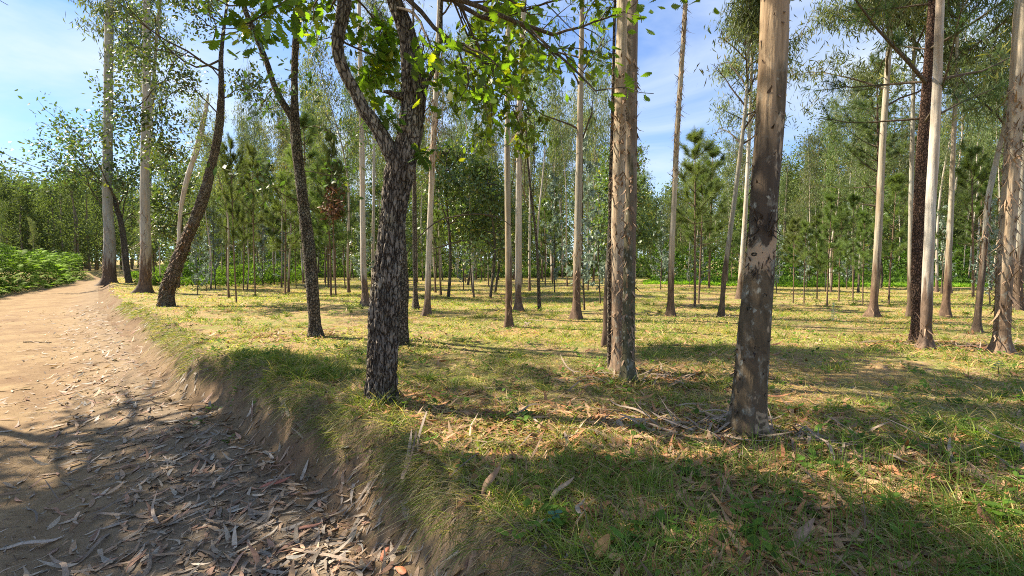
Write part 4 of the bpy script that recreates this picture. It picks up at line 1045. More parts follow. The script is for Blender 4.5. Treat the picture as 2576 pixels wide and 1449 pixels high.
# ---------------------------------------------------------------- far woods, one mass
def woods():
    r = np.random.default_rng(5)
    lv = []; tr = []
    k = 0
    for t in range(5000):
        if k >= 520: break
        px = r.uniform(-500, 3100) if k > 220 else (r.uniform(-250, 330) if k < 90 else r.uniform(1940, 2800)); near = 46 if px > 1960 else 62
        Y = near + (125 - near) * r.random() ** 1.3
        X = (px - 1288) / F * Y; s = float(sdist(X, Y))
        if -float(pw(X, Y)) - 2 < s < 2: continue
        H = min(r.uniform(10, 19), CAMZ + (665 - topline(px) + r.uniform(-45, 10)) / F * Y)
        if H < 4: continue
        z0 = float(gz(X, Y)); k += 1
        nc = 26; u = r.random(nc)
        low = .12 if Y < 85 else .3
        C = np.stack([X + r.normal(size=nc) * H * .13 * (1.15 - u), Y + r.normal(size=nc) * H * .13 * (1.15 - u), z0 + H * (low + (1 - low) * u)], -1)
        m = 52
        P = np.repeat(C, m, 0) + r.normal(size=(nc * m, 3)) * H * .045
        D = unit(r.normal(size=(len(P), 3)) + [0, 0, -.5]); S = perp(D, r)
        b = np.array([[.11, .15, .06]]) * r.uniform(.7, 1.3) * np.repeat(r.uniform(.7, 1.3, nc), m)[:, None] * r.uniform(.7, 1.3, (len(P), 1))
        sz = .0046 * Y
        lv.append(ribbons(P, D, S, r.uniform(.7, 1.3, len(P)) * sz, sz * .5, [.3, 1., .2], col=b))
        tr.append(tube(np.array([[X, Y, z0 - .3], [X + r.normal() * .3, Y, z0 + H * .5], [X + r.normal() * .4, Y, z0 + H * .92]]), np.array([.16, .11, .03]), 5, cap=False))
    a = join(lv); b = join(tr)
    V, Q, C_ = join([(a[0], a[1], a[2]), (b[0], b[1], np.tile([[.26, .22, .17]], (len(b[0]), 1)))])
    o = mesh_obj('distant_woods', V, Q, M_LEUC, col=C_); o.data.materials[0] = M_LFAR; tag(o, 'dense distant eucalyptus and pine woods closing the view', 'woods', kind='stuff')
woods()

# ---------------------------------------------------------------- ferns and brambles
def fronds(r, P, D, L_, col, pairs=16):
    """arching fern fronds: rachis with tapering leaflets"""
    out = []
    n = len(P); t = np.linspace(.12, 1, pairs)
    side = perp(D, hint=np.array([[0, 0, 1.]]) * np.ones((n, 1)))
    for tt in t:
        C = P + D * (tt * L_)[:, None] + np.array([[0, 0, -.55]]) * (tt ** 2 * L_)[:, None]
        tan = unit(D + np.array([[0, 0, -1.1]]) * tt)
        for sg in (-1, 1):
            Dl = unit(side * sg + tan * .35 + r.normal(size=(n, 3)) * .08)
            out.append(ribbons(C, Dl, tan, L_ * .30 * (1.08 - tt), L_ * .05, [.8, 1., .5, .05], bend=np.array([[0, 0, -.2]]) * np.ones((n, 1)), col=col * r.uniform(.85, 1.15, (n, 1))))
    out.append(ribbons(P, D, side, L_, .01, [1, .8, .5, .3, .1], bend=np.array([[0, 0, -.55]]) * np.ones((n, 1)), col=col * .8))
    return join(out)
def bushy(r, n, inside, hgt, leaf, col, colv=.4, pile=.5):
    """leaf layer on the upper skin of a thicket"""
    P = inside(n); h = hgt(P)
    z = gz(P[:, 0], P[:, 1], False) + h * (r.random(len(P)) ** pile)
    C = np.stack([P[:, 0], P[:, 1], z], -1)
    D = unit(r.normal(size=C.shape) + [0, 0, .3]); S = perp(D, r)
    cl = 1 + colv * vnoise(C[:, 0] * 1.1, C[:, 1] * 1.1, C[:, 2] * 2, seed=77)
    b = np.array([col]) * (cl * r.uniform(.7, 1.3, len(C)))[:, None]
    return ribbons(C, D, S, leaf * r.uniform(.6, 1.3, len(C)), leaf * .6, [.2, 1., .7, .1], col=b)
def thicket():
    r = np.random.default_rng(8)
    def ins(n):
        Y = 17 + 58 * r.random(n * 6) ** 1.2; X = -(Y * 1.02) + r.uniform(-16, 10, n * 6)
        s = -sdist(X, Y) - pw(X, Y)
        m = (s > .1) & (s < 7); return np.stack([X[m], Y[m], s[m]], -1)[:n]
    hg = lambda P: (.25 + 1.5 * sstep(.0, 1.6, P[:, 2])) * (1 + .35 * vnoise(P[:, 0] * .45, P[:, 1] * .45, seed=71)) + .15 * vnoise(P[:, 0] * 2, P[:, 1] * 2, seed=72)
    o = [bushy(r, 70000, ins, hg, .11, (.05, .085, .02), pile=.35)]
    P = ins(2600); z = gz(P[:, 0], P[:, 1], False) + hg(P) * r.uniform(.55, .95, len(P))
    a = r.uniform(0, 2 * pi, len(P)); D = unit(np.stack([np.cos(a) * .8 + .35, np.sin(a) * .8 - .35, np.full(len(P), .75)], -1))
    g = np.array([[.19, .27, .05]]) * r.uniform(.6, 1.35, (len(P), 1)) * (1 + .4 * vnoise(P[:, 0] * .5, P[:, 1] * .5, seed=73))[:, None]
    o.append(fronds(r, np.stack([P[:, 0], P[:, 1], z], -1), D, r.uniform(.6, 1.25, len(P)), g, 12))
    ob = mesh_obj('fern_thicket', *join(o)[:2], M_FERN, col=join(o)[2]); tag(ob, 'thick bright green ferns and brambles lining the left side of the path', 'ferns', kind='stuff')
thicket()
def undergrowth():
    r = np.random.default_rng(9)
    o = []
    # low ferns behind the two grey eucalypts, and green fringe at the far edge of the clearing on the right
    def ins1(n):
        X = r.uniform(-40, -14, n * 5); Y = r.uniform(27, 50, n * 5); s = sdist(X, Y); m = (s > 1.5) & (s < 12) & (vnoise(X * .3, Y * .3, seed=81) > -.3); return np.stack([X[m], Y[m], s[m]], -1)[:n]
    h1 = lambda P: .45 + 1.0 * np.clip(vnoise(P[:, 0] * .5, P[:, 1] * .5, seed=82) + .3, 0, 1) * sstep(1.5, 4, P[:, 2])
    o.append(bushy(r, 22000, ins1, h1, .16, (.10, .16, .03)))
    P = ins1(700); a = r.uniform(0, 2 * pi, len(P)); D = unit(np.stack([np.cos(a), np.sin(a), np.full(len(P), .8)], -1))
    o.append(fronds(r, np.stack([P[:, 0], P[:, 1], gz(P[:, 0], P[:, 1], False) + h1(P) * .7], -1), D, r.uniform(.4, .8, len(P)), np.array([[.14, .21, .03]]) * r.uniform(.7, 1.3, (len(P), 1)), 9))
    def ins2(n):
        Y = r.uniform(30, 46, n * 3); px = r.uniform(1640, 2700, n * 3); X = (px - 1288) / F * Y; m = Y > 33 - 3 * np.sin(px * .004) - (px - 1640) * .004; return np.stack([X[m], Y[m], Y[m]], -1)[:n]
    h2 = lambda P: .12 + .18 * sstep(32, 38, P[:, 1]) + .2 * sstep(37, 40, P[:, 1]) + 2.4 * sstep(38, 43, P[:, 1]) * (1 + .4 * vnoise(P[:, 0] * .5, P[:, 1] * .5, seed=84))
    o.append(bushy(r, 60000, ins2, h2, .2, (.075, .13, .025)))
    def ins4(n):
        px = r.uniform(1620, 2700, n); Y = 30 + 6.5 * r.random(n) - (px - 1620) * .0025; return np.stack([(px - 1288) / F * Y, Y, Y], -1)
    o.append(bushy(r, 60000, ins4, lambda P: .05 + .07 * (1 + vnoise(P[:, 0] * .8, P[:, 1] * .8, seed=86)), .12, (.20, .32, .04)))
    def ins3(n):
        Y = r.uniform(48, 62, n); px = r.uniform(420, 1640, n); return np.stack([(px - 1288) / F * Y, Y, Y], -1)
    h3 = lambda P: .3 + 1.9 * sstep(50, 58, P[:, 1]) * (1 + .6 * vnoise(P[:, 0] * .3, P[:, 1] * .3, seed=85))
    o.append(bushy(r, 40000, ins3, h3, .28, (.06, .09, .03)))
    J_ = join(o); ob = mesh_obj('undergrowth', J_[0], J_[1], M_FERN, col=J_[2]); tag(ob, 'low green ferns and brush along the far edge of the clearing', 'undergrowth', kind='stuff')
undergrowth()

# ---------------------------------------------------------------- grass, straw and leaf litter
def polar(r, n, r0, r1, p, half=radians(54)):
    """random points in a fan; density over area falls as radius^-p"""
    u = r.random(n); e = 2 - p
    R = (r0 ** e + u * (r1 ** e - r0 ** e)) ** (1 / e); a = r.uniform(-half, half, n)
    return R * np.sin(a), R * np.cos(a)
def shade_free(x, y): return np.ones_like(x)
GREEN = np.array([.13, .20, .035]); YEL = np.array([.34, .39, .07]); STRAW = np.array([.56, .43, .19]); ORN = np.array([.46, .28, .12])
def grass():
    r = np.random.default_rng(12)
    x, y = polar(r, 420000, 1.0, 58, 1.5)
    s = sdist(x, y) + .1 * vnoise(x * 1.7, y * 1.7, seed=3) + .06 * vnoise(x * 9, y * 9, seed=5)
    R = np.hypot(x, y)
    pat = .55 * vnoise(x * .9, y * .9, seed=91) + .45 * vnoise(x * 2.9, y * 2.9, seed=92) + .3 * vnoise(x * .25, y * .25, seed=93)
    keep = (s > .12) & (r.random(len(x)) < np.clip(.52 + 1.1 * pat, .06, 1))
    x, y, s, R, pat = x[keep], y[keep], s[keep], R[keep], pat[keep]
    n = len(x)
    dry = r.random(n) < np.clip(.36 - .45 * pat + .15 * (R < 3.4), .2, .92)
    P = np.stack([x, y, gz(x, y) - .01], -1)
    a = r.uniform(0, 2 * pi, n); tilt = np.where(dry, r.uniform(.6, 2.2, n), r.uniform(.1, .8, n))
    D = unit(np.stack([np.cos(a) * tilt, np.sin(a) * tilt, np.ones(n)], -1))
    L_ = np.where(dry, r.uniform(.04, .12, n), r.uniform(.025, .075, n)) * (1 + .35 * np.clip(pat, -1, 1)) * (1 + .012 * R)
    L_ *= 1 + .8 * np.exp(-((x - 1.0) ** 2 / 4 + (y - 1.9) ** 2 / .8)) * ~dry
    Wd = .0036 * (1 + .16 * R) * r.uniform(.7, 1.3, n)
    yl = np.clip(.5 + .8 * vnoise(x * .5, y * .5, seed=94) + r.normal(size=n) * .25 + .25 * sstep(5, 10, R), 0, 1)[:, None]
    g = GREEN * (1 - yl) + YEL * yl
    orn = ((vnoise(x * .45, y * .6, seed=95) + r.normal(size=n) * .3) > .45 - .3 * sstep(6, 14, R))[:, None]
    d = np.where(orn, ORN, STRAW)
    col = np.where(dry[:, None], d, g) * r.uniform(.65, 1.3, (n, 1))
    B = np.stack([np.cos(a), np.sin(a), -.7 * np.ones(n)], -1) * r.uniform(.1, .6, (n, 1))
    near = R < 9
    o = []
    for m, prof in ((near, [1, .9, .65, .1]), (~near, [1, .8, .1])):
        o.append(ribbons(P[m], D[m], perp(D[m], r), L_[m], Wd[m], prof, bend=B[m], col=col[m]))
    # tufts of longer grass
    tx, ty = polar(r, 520, 1.3, 22, 1.3)
    ex = [(-2.3, 5.4, 30), (-1.9, 5.1, 30), (-2.9, 6.1, 20), (1.3, 5.0, 14), (1.6, 2.2, 16), (2.1, 3.0, 12), (2.6, 3.0, 12), (.5, 2.5, 12), (1.9, 1.7, 14), (3.2, 3.4, 10), (-1.2, 4.0, 14)]
    for cx, cy, k in ex:
        tx = np.r_[tx, cx + r.normal(size=k) * .28]; ty = np.r_[ty, cy + r.normal(size=k) * .2]
    s = sdist(tx, ty); m = s > .1; tx, ty = tx[m], ty[m]
    k = 34; nn = len(tx) * k; rad = np.repeat(r.uniform(.02, .07, len(tx)), k)
    X = np.repeat(tx, k) + r.normal(size=nn) * rad; Y = np.repeat(ty, k) + r.normal(size=nn) * rad
    a = r.uniform(0, 2 * pi, nn); D = unit(np.stack([np.cos(a) * .45, np.sin(a) * .45, np.ones(nn)], -1) + r.normal(size=(nn, 3)) * .12)
    hh = np.repeat(r.uniform(.07, .19, len(tx)), k) * r.uniform(.6, 1.2, nn)
    c = np.where(r.random((nn, 1)) < .2, STRAW * .9, GREEN * .5 + YEL * .35) * np.repeat(r.uniform(.7, 1.2, len(tx)), k)[:, None] * r.uniform(.7, 1.2, (nn, 1))
    B = np.stack([np.cos(a), np.sin(a), -.6 * np.ones(nn)], -1) * r.uniform(.1, .8, (nn, 1))
    o.append(ribbons(np.stack([X, Y, gz(X, Y) - .01], -1), D, perp(D, r), hh, .0045 + .0005 * np.hypot(X, Y), [1, .95, .75, .45, .05], bend=B, col=c))
    # long thin stalks in the near right corner
    nn = 1700; X = r.normal(size=nn) * 1.0 + 1.35; Y = r.uniform(1.25, 2.9, nn); m = sdist(X, Y) > .3; X, Y = X[m], Y[m]; nn = len(X)
    D = unit(np.stack([r.normal(size=nn) * .16, r.normal(size=nn) * .16, np.ones(nn)], -1)); a = r.uniform(0, 2 * pi, nn)
    B = np.stack([np.cos(a), np.sin(a), -.5 * np.ones(nn)], -1) * r.uniform(.0, .35, (nn, 1))
    o.append(ribbons(np.stack([X, Y, gz(X, Y) - .01], -1), D, perp(D, r), r.uniform(.12, .30, nn), .0032, [1, .95, .8, .5, .05], bend=B, col=GREEN * r.uniform(.8, 1.5, (nn, 1))))
    nn = 26000; X, Y = polar(r, nn, 1.2, 6.5, 1.2); m = sdist(X, Y) > .12; X, Y = X[m], Y[m]; nn = len(X)
    a = r.uniform(0, 2 * pi, nn); D = unit(np.stack([np.cos(a), np.sin(a), r.uniform(.05, .8, nn)], -1))
    B = np.stack([-np.sin(a), np.cos(a), 0 * a], -1) * r.normal(size=(nn, 1)) * .4 + np.array([[0, 0, -1.]]) * r.uniform(.1, .6, (nn, 1))
    o.append(ribbons(np.stack([X, Y, gz(X, Y) + .004], -1), D, perp(D, r), r.uniform(.08, .24, nn), .0024, [1, 1, .9, .8, .6, .2], bend=B, col=np.array([[.44, .36, .22]]) * r.uniform(.4, 1.25, (nn, 1))))
    # dry grass hanging over the lip of the bank
    nn = 80000; x, y = polar(r, nn * 8, 1.2, 20, 1.4)
    s = sdist(x, y) + .1 * vnoise(x * 1.7, y * 1.7, seed=3); m = (s > 0.0) & (s < .42) & (r.random(len(x)) < .25 + 1.1 * sstep(-.15, .2, s) * np.clip(.7 + vnoise(x * 2, y * 2, seed=96), 0, 1))
    x, y, s = x[m][:nn], y[m][:nn], s[m][:nn]; nn = len(x)
    e = .02; gx = (sdist(x + e, y) - sdist(x - e, y)) / (2 * e); gy = (sdist(x, y + e) - sdist(x, y - e)) / (2 * e)
    o_ = -np.stack([gx, gy, 0 * gx], -1)
    D = unit(o_ * r.uniform(.0, 1.2, (nn, 1)) + r.normal(size=(nn, 3)) * .55 + [0, 0, .45])
    lf = np.clip(1 - s / .6, .3, 1)
    gr = r.random((nn, 1)) < .42
    c = np.where(gr, GREEN * .75 + YEL * .2, np.array([.34, .28, .17])) * r.uniform(.45, 1.25, (nn, 1))
    o.append(ribbons(np.stack([x, y, gz(x, y) - .005], -1), D, perp(D, r), r.uniform(.07, .25, nn) * lf, .0026 + .0006 * np.hypot(x, y), [1, .9, .8, .6, .35, .05], bend=(o_ * .5 + [0, 0, -1.]) * r.uniform(.3, 1.1, (nn, 1)), bend2=r.normal(size=(nn, 3)) * .05, col=c))
    J_ = join(o); ob = mesh_obj('grass', J_[0], J_[1], M_GRASS, col=J_[2]); tag(ob, 'short green and straw-coloured grass over the clearing and bank', 'grass', kind='stuff')
grass()
LC = np.array([[.42, .33, .25], [.50, .42, .34], [.36, .24, .16], [.46, .27, .19], [.30, .25, .21], [.52, .36, .24], [.40, .36, .31]])
def litter_pts(r):
    xs, ys = [], []
    def addp(x, y): xs.append(x); ys.append(y)
    # band at the foot of the bank, thick; the rest of the path thinner
    x, y = polar(r, 42000, 1.6, 26, 1.5); s = sdist(x, y)
    m = (s < -.0) & (r.random(len(x)) < np.exp(-((s + .75) / .75) ** 2) * .8 + .06); addp(x[m], y[m])
    x, y = polar(r, 30000, 1.2, 30, 1.35); s = sdist(x, y)
    m = (s > .2) & (r.random(len(x)) < .13 + .35 * sstep(.1, .6, vnoise(x * .8, y * .8, seed=97))); addp(x[m], y[m])
    x, y = polar(r, 7000, 1.3, 3.6, 1.2); m = sdist(x, y) > .3; addp(x[m], y[m])
    x, y = polar(r, 9000, 2.0, 8, 1.2); s = sdist(x, y); m = (s > .3) & (r.random(len(x)) < np.exp(-((y - 3.35 + .28 * (x - 1)) / .55) ** 2)); addp(x[m], y[m])
    for cx, cy, sg, k in ((1.6, 3.45, .55, 1500), (.5, 3.4, .7, 1500), (2.6, 2.6, .6, 900), (1.3, 5.0, .6, 700), (5.9, 7.3, .7, 300), (7.0, 7.0, .6, 200), (-.9, 4.3, .4, 250), (-3.4, 8.0, .6, 300)):
        x = cx + r.normal(size=k) * sg; y = cy + r.normal(size=k) * sg * .6; m = sdist(x, y) > .1; addp(x[m], y[m])
    return np.concatenate(xs), np.concatenate(ys)
def lay(r, x, y, L_, Wd, col, prof, lift=.012, curl=.5):
    n = len(x); a = r.uniform(0, 2 * pi, n)
    D = np.stack([np.cos(a), np.sin(a), 0 * a], -1); e = .03
    z0 = gz(x, y); z1 = gz(x + D[:, 0] * .06, y + D[:, 1] * .06, False) - gz(x, y, False)
    D[:, 2] = np.clip(z1 / .06, -.9, .9) * np.where(sdist(x, y) > .3, .35, 1) + r.normal(size=n) * .08; D = unit(D)
    up = np.array([[0, 0, 1.]]) + r.normal(size=(n, 3)) * .25; S = unit(np.cross(D, up))
    P = np.stack([x, y, z0 + lift * r.uniform(.4, 1.6, n)], -1) - D * (L_ * .5)[:, None]
    return ribbons(P, D, S, L_, Wd, prof, bend=S * r.normal(size=(n, 1)) * curl + np.array([[0, 0, 1.]]) * r.uniform(-.05, .22, (n, 1)), bend2=np.array([[0, 0, 1.]]) * r.normal(size=(n, 1)) * .05, col=col, fold=.35)
def litter():
    r = np.random.default_rng(14)
    x, y = litter_pts(r); n = len(x); R = np.hypot(x, y)
    onp = sdist(x, y) < 0
    L_ = r.uniform(.045, .19, n) * (1 + .01 * R); Wd = np.minimum(L_ * r.uniform(.12, .30, n), .034)
    c = LC[r.integers(len(LC), size=n)] * r.uniform(.45, 1.15, (n, 1))
    c = np.where(onp[:, None], c, c * np.array([[1.05, .78, .55]]))
    a = lay(r, x, y, L_, Wd, c, [.1, .6, .95, 1., .85, .55, .08], curl=.4)
    # small crumbs and twigs
    x, y = polar(r, 80000, 1.4, 26, 1.5); s = sdist(x, y)
    m = (r.random(len(x)) < np.where(s < 0, .12 + .7 * np.exp(-((s + .6) / .8) ** 2), .35)); x, y = x[m], y[m]; n = len(x)
    L_ = r.uniform(.015, .06, n); b = lay(r, x, y, L_, L_ * r.uniform(.08, .35, n), LC[r.integers(len(LC), size=n)] * r.uniform(.25, 1.0, (n, 1)), [.4, 1., .8, .1], .006, .3)
    x, y = polar(r, 2600, 1.5, 16, 1.3); n = len(x)
    L_ = r.uniform(.08, .35, n); d = lay(r, x, y, L_, r.uniform(.002, .006, n), np.array([[.16, .11, .08]]) * r.uniform(.5, 1.8, (n, 1)), [1, 1, .9, .8, .7, .5], .012, .15)
    # long bark strips shed round the trunks
    X, Y, = [], []
    for cx, cy, sg, k in ((1.45, 3.4, .30, 90), (1.75, 3.2, .3, 50), (.8, 3.5, .5, 50), (1.3, 5.0, .4, 50), (5.85, 7.2, .35, 40), (7.1, 7.1, .3, 40), (2.6, 2.7, .5, 30), (-1.6, 3.2, .8, 60), (4.5, 11, .5, 20), (6.3, 13.5, .5, 20), (0, 9.5, .4, 20)):
        X.append(cx + r.normal(size=k) * sg); Y.append(cy + r.normal(size=k) * sg * .5)
    X = np.concatenate(X); Y = np.concatenate(Y); n = len(X)
    L_ = r.uniform(.15, .5, n); e = lay(r, X, Y, L_, r.uniform(.008, .028, n), np.array([[.34, .26, .20]]) * r.uniform(.4, 1.3, (n, 1)), [.6, 1, .9, 1, .8, .9, .6, .2], .03, .25)
    J_ = join([a, b, d, e]); ob = mesh_obj('leaf_litter', J_[0], J_[1], M_LITTER, col=J_[2]); tag(ob, 'curled dry eucalyptus leaves, bark scraps and twigs strewn over the ground', 'leaf litter', kind='stuff')
litter()
# low broad-leaved weeds
def weeds():
    r = np.random.default_rng(15); x, y = polar(r, 1500, 1.4, 24, 1.3); s = sdist(x, y); m = (s > .15) & (r.random(len(x)) < .3 + .5 * (vnoise(x * .9, y * .9, seed=98) > 0)); x, y = x[m], y[m]
    x = np.r_[x, -2.2 + r.normal(size=60) * .8, 2.6 + r.normal(size=50) * .8]; y = np.r_[y, 6.3 + r.normal(size=60) * .7, 3.0 + r.normal(size=50) * .7]
    k = 9; n = len(x) * k; X = np.repeat(x, k) + r.normal(size=n) * .04; Y = np.repeat(y, k) + r.normal(size=n) * .04
    a = r.uniform(0, 2 * pi, n); D = unit(np.stack([np.cos(a), np.sin(a), r.uniform(.2, 1.2, n)], -1)); S = perp(D, hint=np.array([[0, 0, 1.]]) * np.ones((n, 1)))
    L_ = r.uniform(.03, .075, n); c = np.array([[.09, .17, .03]]) * np.repeat(r.uniform(.6, 1.5, len(x)), k)[:, None] * r.uniform(.8, 1.2, (n, 1))
    J_ = ribbons(np.stack([X, Y, gz(X, Y) + r.uniform(0, .06, n)], -1), D, S, L_, L_ * .55, [.15, .8, 1., .7, .1], bend=np.array([[0, 0, -.3]]) * np.ones((n, 1)), col=c, fold=.2)
    ob = mesh_obj('weeds', J_[0], J_[1], M_FERN, col=J_[2]); tag(ob, 'small green broad-leaved weeds scattered in the grass', 'weeds', kind='stuff')
weeds()
#MARK5

# ---------------------------------------------------------------- single things on the ground
def one_leaf(name, px, py, L_, Wd, ang, col, label, cat='dead leaf', prof=(.1, .5, .85, 1., .9, .6, .08), curl=.3, lift=.02, up=.1, zup=.25, n=1, parts=None):
    p = at(px, py); z = float(gz(p[0], p[1])) + lift
    r = np.random.default_rng(int(px * 7 + py))
    D = np.array([[math.cos(ang), math.sin(ang), up]]); D = unit(D); S = unit(np.cross(D, [[.1, -.25, 1.]]))
    P0 = np.array([[0, 0, 0.]]) - D * L_ * .5
    m = ribbons(P0, D, S, np.array([L_]), np.array([Wd]), np.interp(np.linspace(0, 1, 15), np.linspace(0, 1, len(prof)), prof), bend=S * curl + np.array([[0, 0, zup]]), bend2=np.array([[0, 0, .06]]), col=np.array([col]), fold=.4)
    o = mesh_obj(name, m[0], m[1], M_LITTER, col=m[2], loc=(p[0], p[1], z)); md = o.modifiers.new('thick', 'SOLIDIFY'); md.thickness = .0015
    tag(o, label, cat); return o
OL = (.05, .3, .6, .5, .9, .7, 1., .75, .9, .6, .5, .1)
one_leaf('dead_leaf', 968, 1408, .10, .055, 1.3, (.42, .15, .08), 'reddish brown curled leaf standing up at the bottom of the bank', prof=OL, up=.8, zup=.1, lift=.03)
one_leaf('dead_leaf', 1012, 1440, .10, .045, -.5, (.50, .20, .11), 'orange-red leaf lying flat at the bottom edge, right of the curled one', up=0)
one_leaf('dead_leaf', 1008, 1388, .07, .03, .4, (.34, .30, .10), 'small yellow-green leaf lying above the orange-red leaf at the bottom')
one_leaf('dead_leaf', 1508, 1412, .09, .06, 1.2, (.52, .28, .10), 'orange round leaf standing in the grass at the bottom centre', prof=OL, up=.7, lift=.05)
one_leaf('dead_leaf', 1545, 1425, .08, .05, -.6, (.55, .36, .18), 'tan round leaf beside the orange leaf at the bottom centre', prof=OL, up=.3, lift=.04)
one_leaf('dead_leaf', 690, 1222, .22, .045, .55, (.42, .16, .11), 'long red-brown leaf lying on the dirt at the foot of the bank', curl=.15)
one_leaf('dead_leaf', 770, 1335, .17, .028, .6, (.36, .17, .12), 'narrow reddish leaf pointing up the dirt bank')
one_leaf('dead_leaf', 1225, 1245, .16, .04, 1.15, (.33, .20, .12), 'brown folded leaf stuck upright in the dry grass', up=.8, lift=.06)
one_leaf('dead_leaf', 2205, 1185, .13, .07, .2, (.50, .26, .14), 'broad orange leaf in the sunny strip right of the big trunk', prof=OL)
one_leaf('dead_leaf', 2480, 1330, .10, .07, 1.9, (.20, .09, .055), 'dark brown curled leaf in the grass at the lower right', prof=OL, up=.5, lift=.05)
one_leaf('bark_strip', 1440, 1320, .26, .022, 1.7, (.42, .33, .24), 'long pale bark strip drooping over the bank below the seedling', 'bark strip', prof=(.7, 1, .9, 1, .8, .3), curl=.35, up=-.4, lift=.07)
one_leaf('bark_strip', 1405, 1258, .15, .026, .9, (.45, .32, .21), 'wide tan bark strip curling in the grass above the blue-green seedling', 'bark strip', prof=(.5, 1, .9, 1, .8, .2), curl=.3, up=.4, lift=.06)
one_leaf('bark_strip', 2010, 1375, .14, .04, .9, (.34, .22, .15), 'broad curled bark piece lying at the bottom right', 'bark strip', prof=(.4, 1, .9, 1, .7, .2), up=.6, lift=.05)
one_leaf('bark_strip', 90, 1382, .42, .030, .05, (.45, .38, .32), 'long pale grey bark strip on the path at the lower left', 'bark strip', prof=(.5, 1, .9, 1, .8, .9, .2), curl=.1)
def stick(px, py, L_, r0, ang, label, seed):
    p = at(px, py); r = np.random.default_rng(seed); n = 9; t = np.linspace(-.5, .5, n)
    x = p[0] + np.cos(ang) * t * L_ + r.normal(size=n) * L_ * .02; y = p[1] + np.sin(ang) * t * L_ + r.normal(size=n) * L_ * .02
    z = gz(x, y) + r0 * 1.2
    P = resample(np.stack([x, y, z], -1), .01); k = len(P)
    m = tube(P, r0 * np.linspace(1, .6, k) * (1 + .12 * r.normal(size=k)), 9)
    o = mesh_obj('stick', m[0] - p, m[1], M_DARK, loc=p); tag(o, label, 'stick')
stick(700, 1437, .38, .009, .15, 'knobbly fallen stick along the bottom edge of the dirt', 1)
stick(430, 1210, .30, .008, .9, 'dark stick among leaves in the middle of the leafy dirt', 2)
stick(340, 1120, .4, .006, .6, 'thin dark stick lying on the shaded path', 3)
stick(95, 862, .55, .012, .1, 'small dark stick on the sunny part of the path', 4)
def seedling(px, py, label, col, leaves, mat, lw=.04, ll=.05, name='seedling', lob=False, h=.12):
    p = at(px, py); z = float(gz(p[0], p[1])); r = np.random.default_rng(int(px))
    root = empty(name, (p[0], p[1], z), label, 'seedling')
    st = np.array([[0, 0, -.02], [.005, 0, h * .5], [.0, .006, h]])
    mesh_obj('stem', *tube(st, np.array([.003, .0025, .0015]), 6), M_TWIG, root)
    n = leaves; a = np.arange(n) * 2.4 + r.random(); zz = h * (1 - .6 * np.arange(n) / n)
    P = np.stack([0 * a, 0 * a, zz], -1); D = unit(np.stack([np.cos(a), np.sin(a), .35 + 0 * a], -1)); S = perp(D, hint=np.array([[0, 0, 1.]]) * np.ones((n, 1)))
    m = ribbons(P, D, S, r.uniform(.8, 1.1, n) * ll, lw, np.array(OAKP) if lob else np.array([.1, .75, 1., .95, .65, .1]), bend=np.array([[0, 0, -.3]]) * np.ones((n, 1)), col=np.array([col]) * r.uniform(.8, 1.2, (n, 1)), fold=.1)
    mesh_obj('leaf_whorl', m[0], m[1], mat, root, col=m[2])
seedling(1395, 1330, 'blue-green round-leaved gum seedling on the dark bank', (.10, .22, .16), 5, M_FERN, .035, .04, h=.07)
seedling(1165, 1185, 'oak seedling with bright green leaf in grass below the foreground oak', (.12, .22, .03), 5, M_LOAK, .045, .07, lob=True, h=.09)
seedling(1908, 1318, 'small lobed oak seedling in grass under the big trunk', (.12, .22, .03), 7, M_LOAK, .045, .075, lob=True, h=.10)
seedling(2520, 1325, 'lobed oak seedling near the lower right corner', (.12, .22, .03), 7, M_LOAK, .05, .08, lob=True, h=.10)
seedling(2510, 945, 'blue-green gum seedling in shaded grass at the right', (.14, .24, .18), 12, M_FERN, .045, .06, h=.14)
# cluster of dead brown leaves hanging in a thin pine
Yq = depth_of(746) - .6
p = atY(842, 470, Yq); root = empty('dead_leaf_cluster', p, 'hanging bunch of dead brown leaves left of the foreground oak', 'dead branch')
r = np.random.default_rng(3); tw = np.array([[0, 0, .3], [.02, 0, 0], [0, .02, -.5], [-.05, 0, -1.1]])
mesh_obj('twig', *tube(tw, np.array([.012, .01, .008, .004]), 6), M_TWIG, root)
cl = np.concatenate([np.array([[.0, 0, -.1]]) + r.normal(size=(26, 3)) * [.12, .12, .13], np.array([[-.08, 0, -.75]]) + r.normal(size=(60, 3)) * [.2, .2, .22]]); cl = np.repeat(cl, 5, 0) + r.normal(size=(430, 3)) * .05
D = unit(r.normal(size=cl.shape) + [0, 0, -.6]); m = ribbons(cl, D, perp(D, r), r.uniform(.10, .18, len(cl)), .08, OAKP, bend=r.normal(size=cl.shape) * .2, col=np.array([[.15, .075, .045]]) * r.uniform(.5, 1.5, (len(cl), 1)))
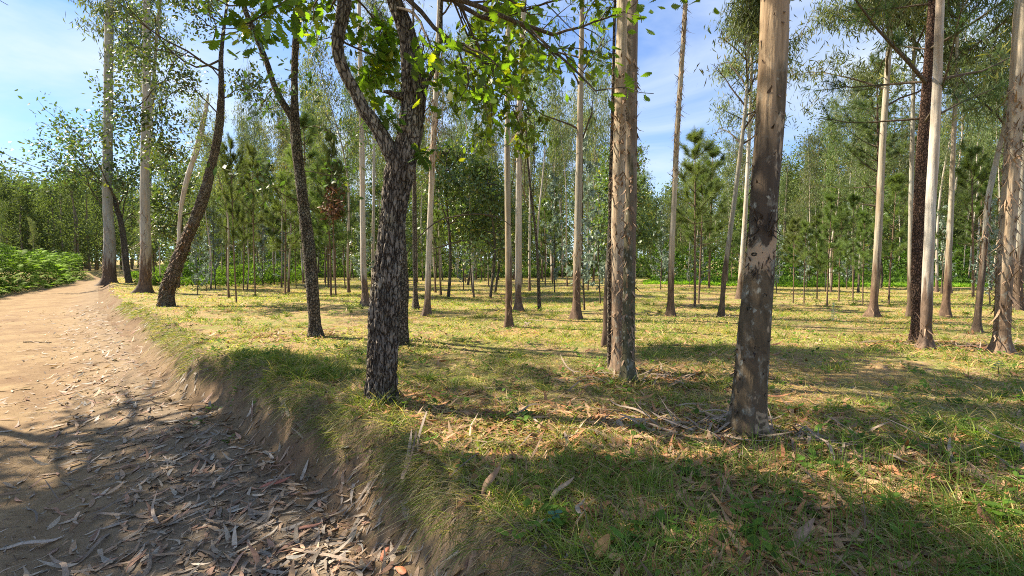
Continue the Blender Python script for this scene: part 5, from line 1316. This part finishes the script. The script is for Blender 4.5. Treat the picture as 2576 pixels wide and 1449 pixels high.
mesh_obj('dry_leaves', m[0], m[1], M_LITTER, root, col=m[2])
# hanging bark ribbons beside the right one of the close pair
def ribbon_fall(px0, py0, px1, py1, Yd, w, root_, base):
    a, b = atY(px0, py0, Yd), atY(px1, py1, Yd)
    m = ribbons(a[None], unit((b - a)[None]), np.array([[1., .2, 0]]), np.array([np.linalg.norm(b - a)]), np.array([w]), [.8, 1, .8, 1, .7, .9, .5, .3], bend2=np.array([[.03, 0, 0]]), col=np.array([[.09, .06, .045]]))
    mesh_obj('bark_strip', m[0] - base, m[1], M_STRIP, root_, col=m[2])
for q in ((1322, 250, 1352, 640, .02), (1316, 260, 1326, 480, .025), (1330, 200, 1345, 560, .015), (1296, 240, 1290, 560, .02)):
    ribbon_fall(*q[:4], nd_[0, 1], q[4], rt_, bs_)
# neighbouring oak just outside the frame whose crown shades the bend of the path
def side_oak(x, y, H, R, seed, label, n=18, dn=8):
    r = np.random.default_rng(seed); z = float(gz(x, y)); root = empty('oak_tree', (x, y, z), label, 'oak tree')
    zz = np.linspace(0, H * .8, 8); nd = np.stack([.2 * np.sin(zz * .5), .1 * np.sin(zz), zz, .16 * (1 - zz / H)], -1); nd[0, 2] = -.2
    nd = resample(nd, .05); mesh_obj('trunk', *tube(nd[:, :3], nd[:, 3], 32, oak_disp(71, .012)), M_DARK, root)
    st = []
    for k in range(n):
        c = at_z(nd, H * .47 + H * .32 * k / n); a = k * 2.4; st.append((c[:3], (math.cos(a), math.sin(a), .35), R * r.uniform(.45, .65), .05))
    tb, lv = oak_crown(r, st, 2, .15, .10, True, dn, .22, (.052, .095, .02), .55, (4, 6), .1, keep=lambda P: above(P + [x, y, z]) & sunny(P + [x, y, z]))
    tb = above_only((tb[0] + [x, y, z], tb[1])); tb = (tb[0] - [x, y, z], tb[1])
    mesh_obj('branches', tb[0], tb[1], M_TWIG, root); mesh_obj('crown', lv[0], lv[1], M_LOAK, root, col=lv[2])
side_oak(-9.8, 6.8, 11.5, 4.4, 81, 'leafy oak outside the left edge shading the near path')
#MARK6
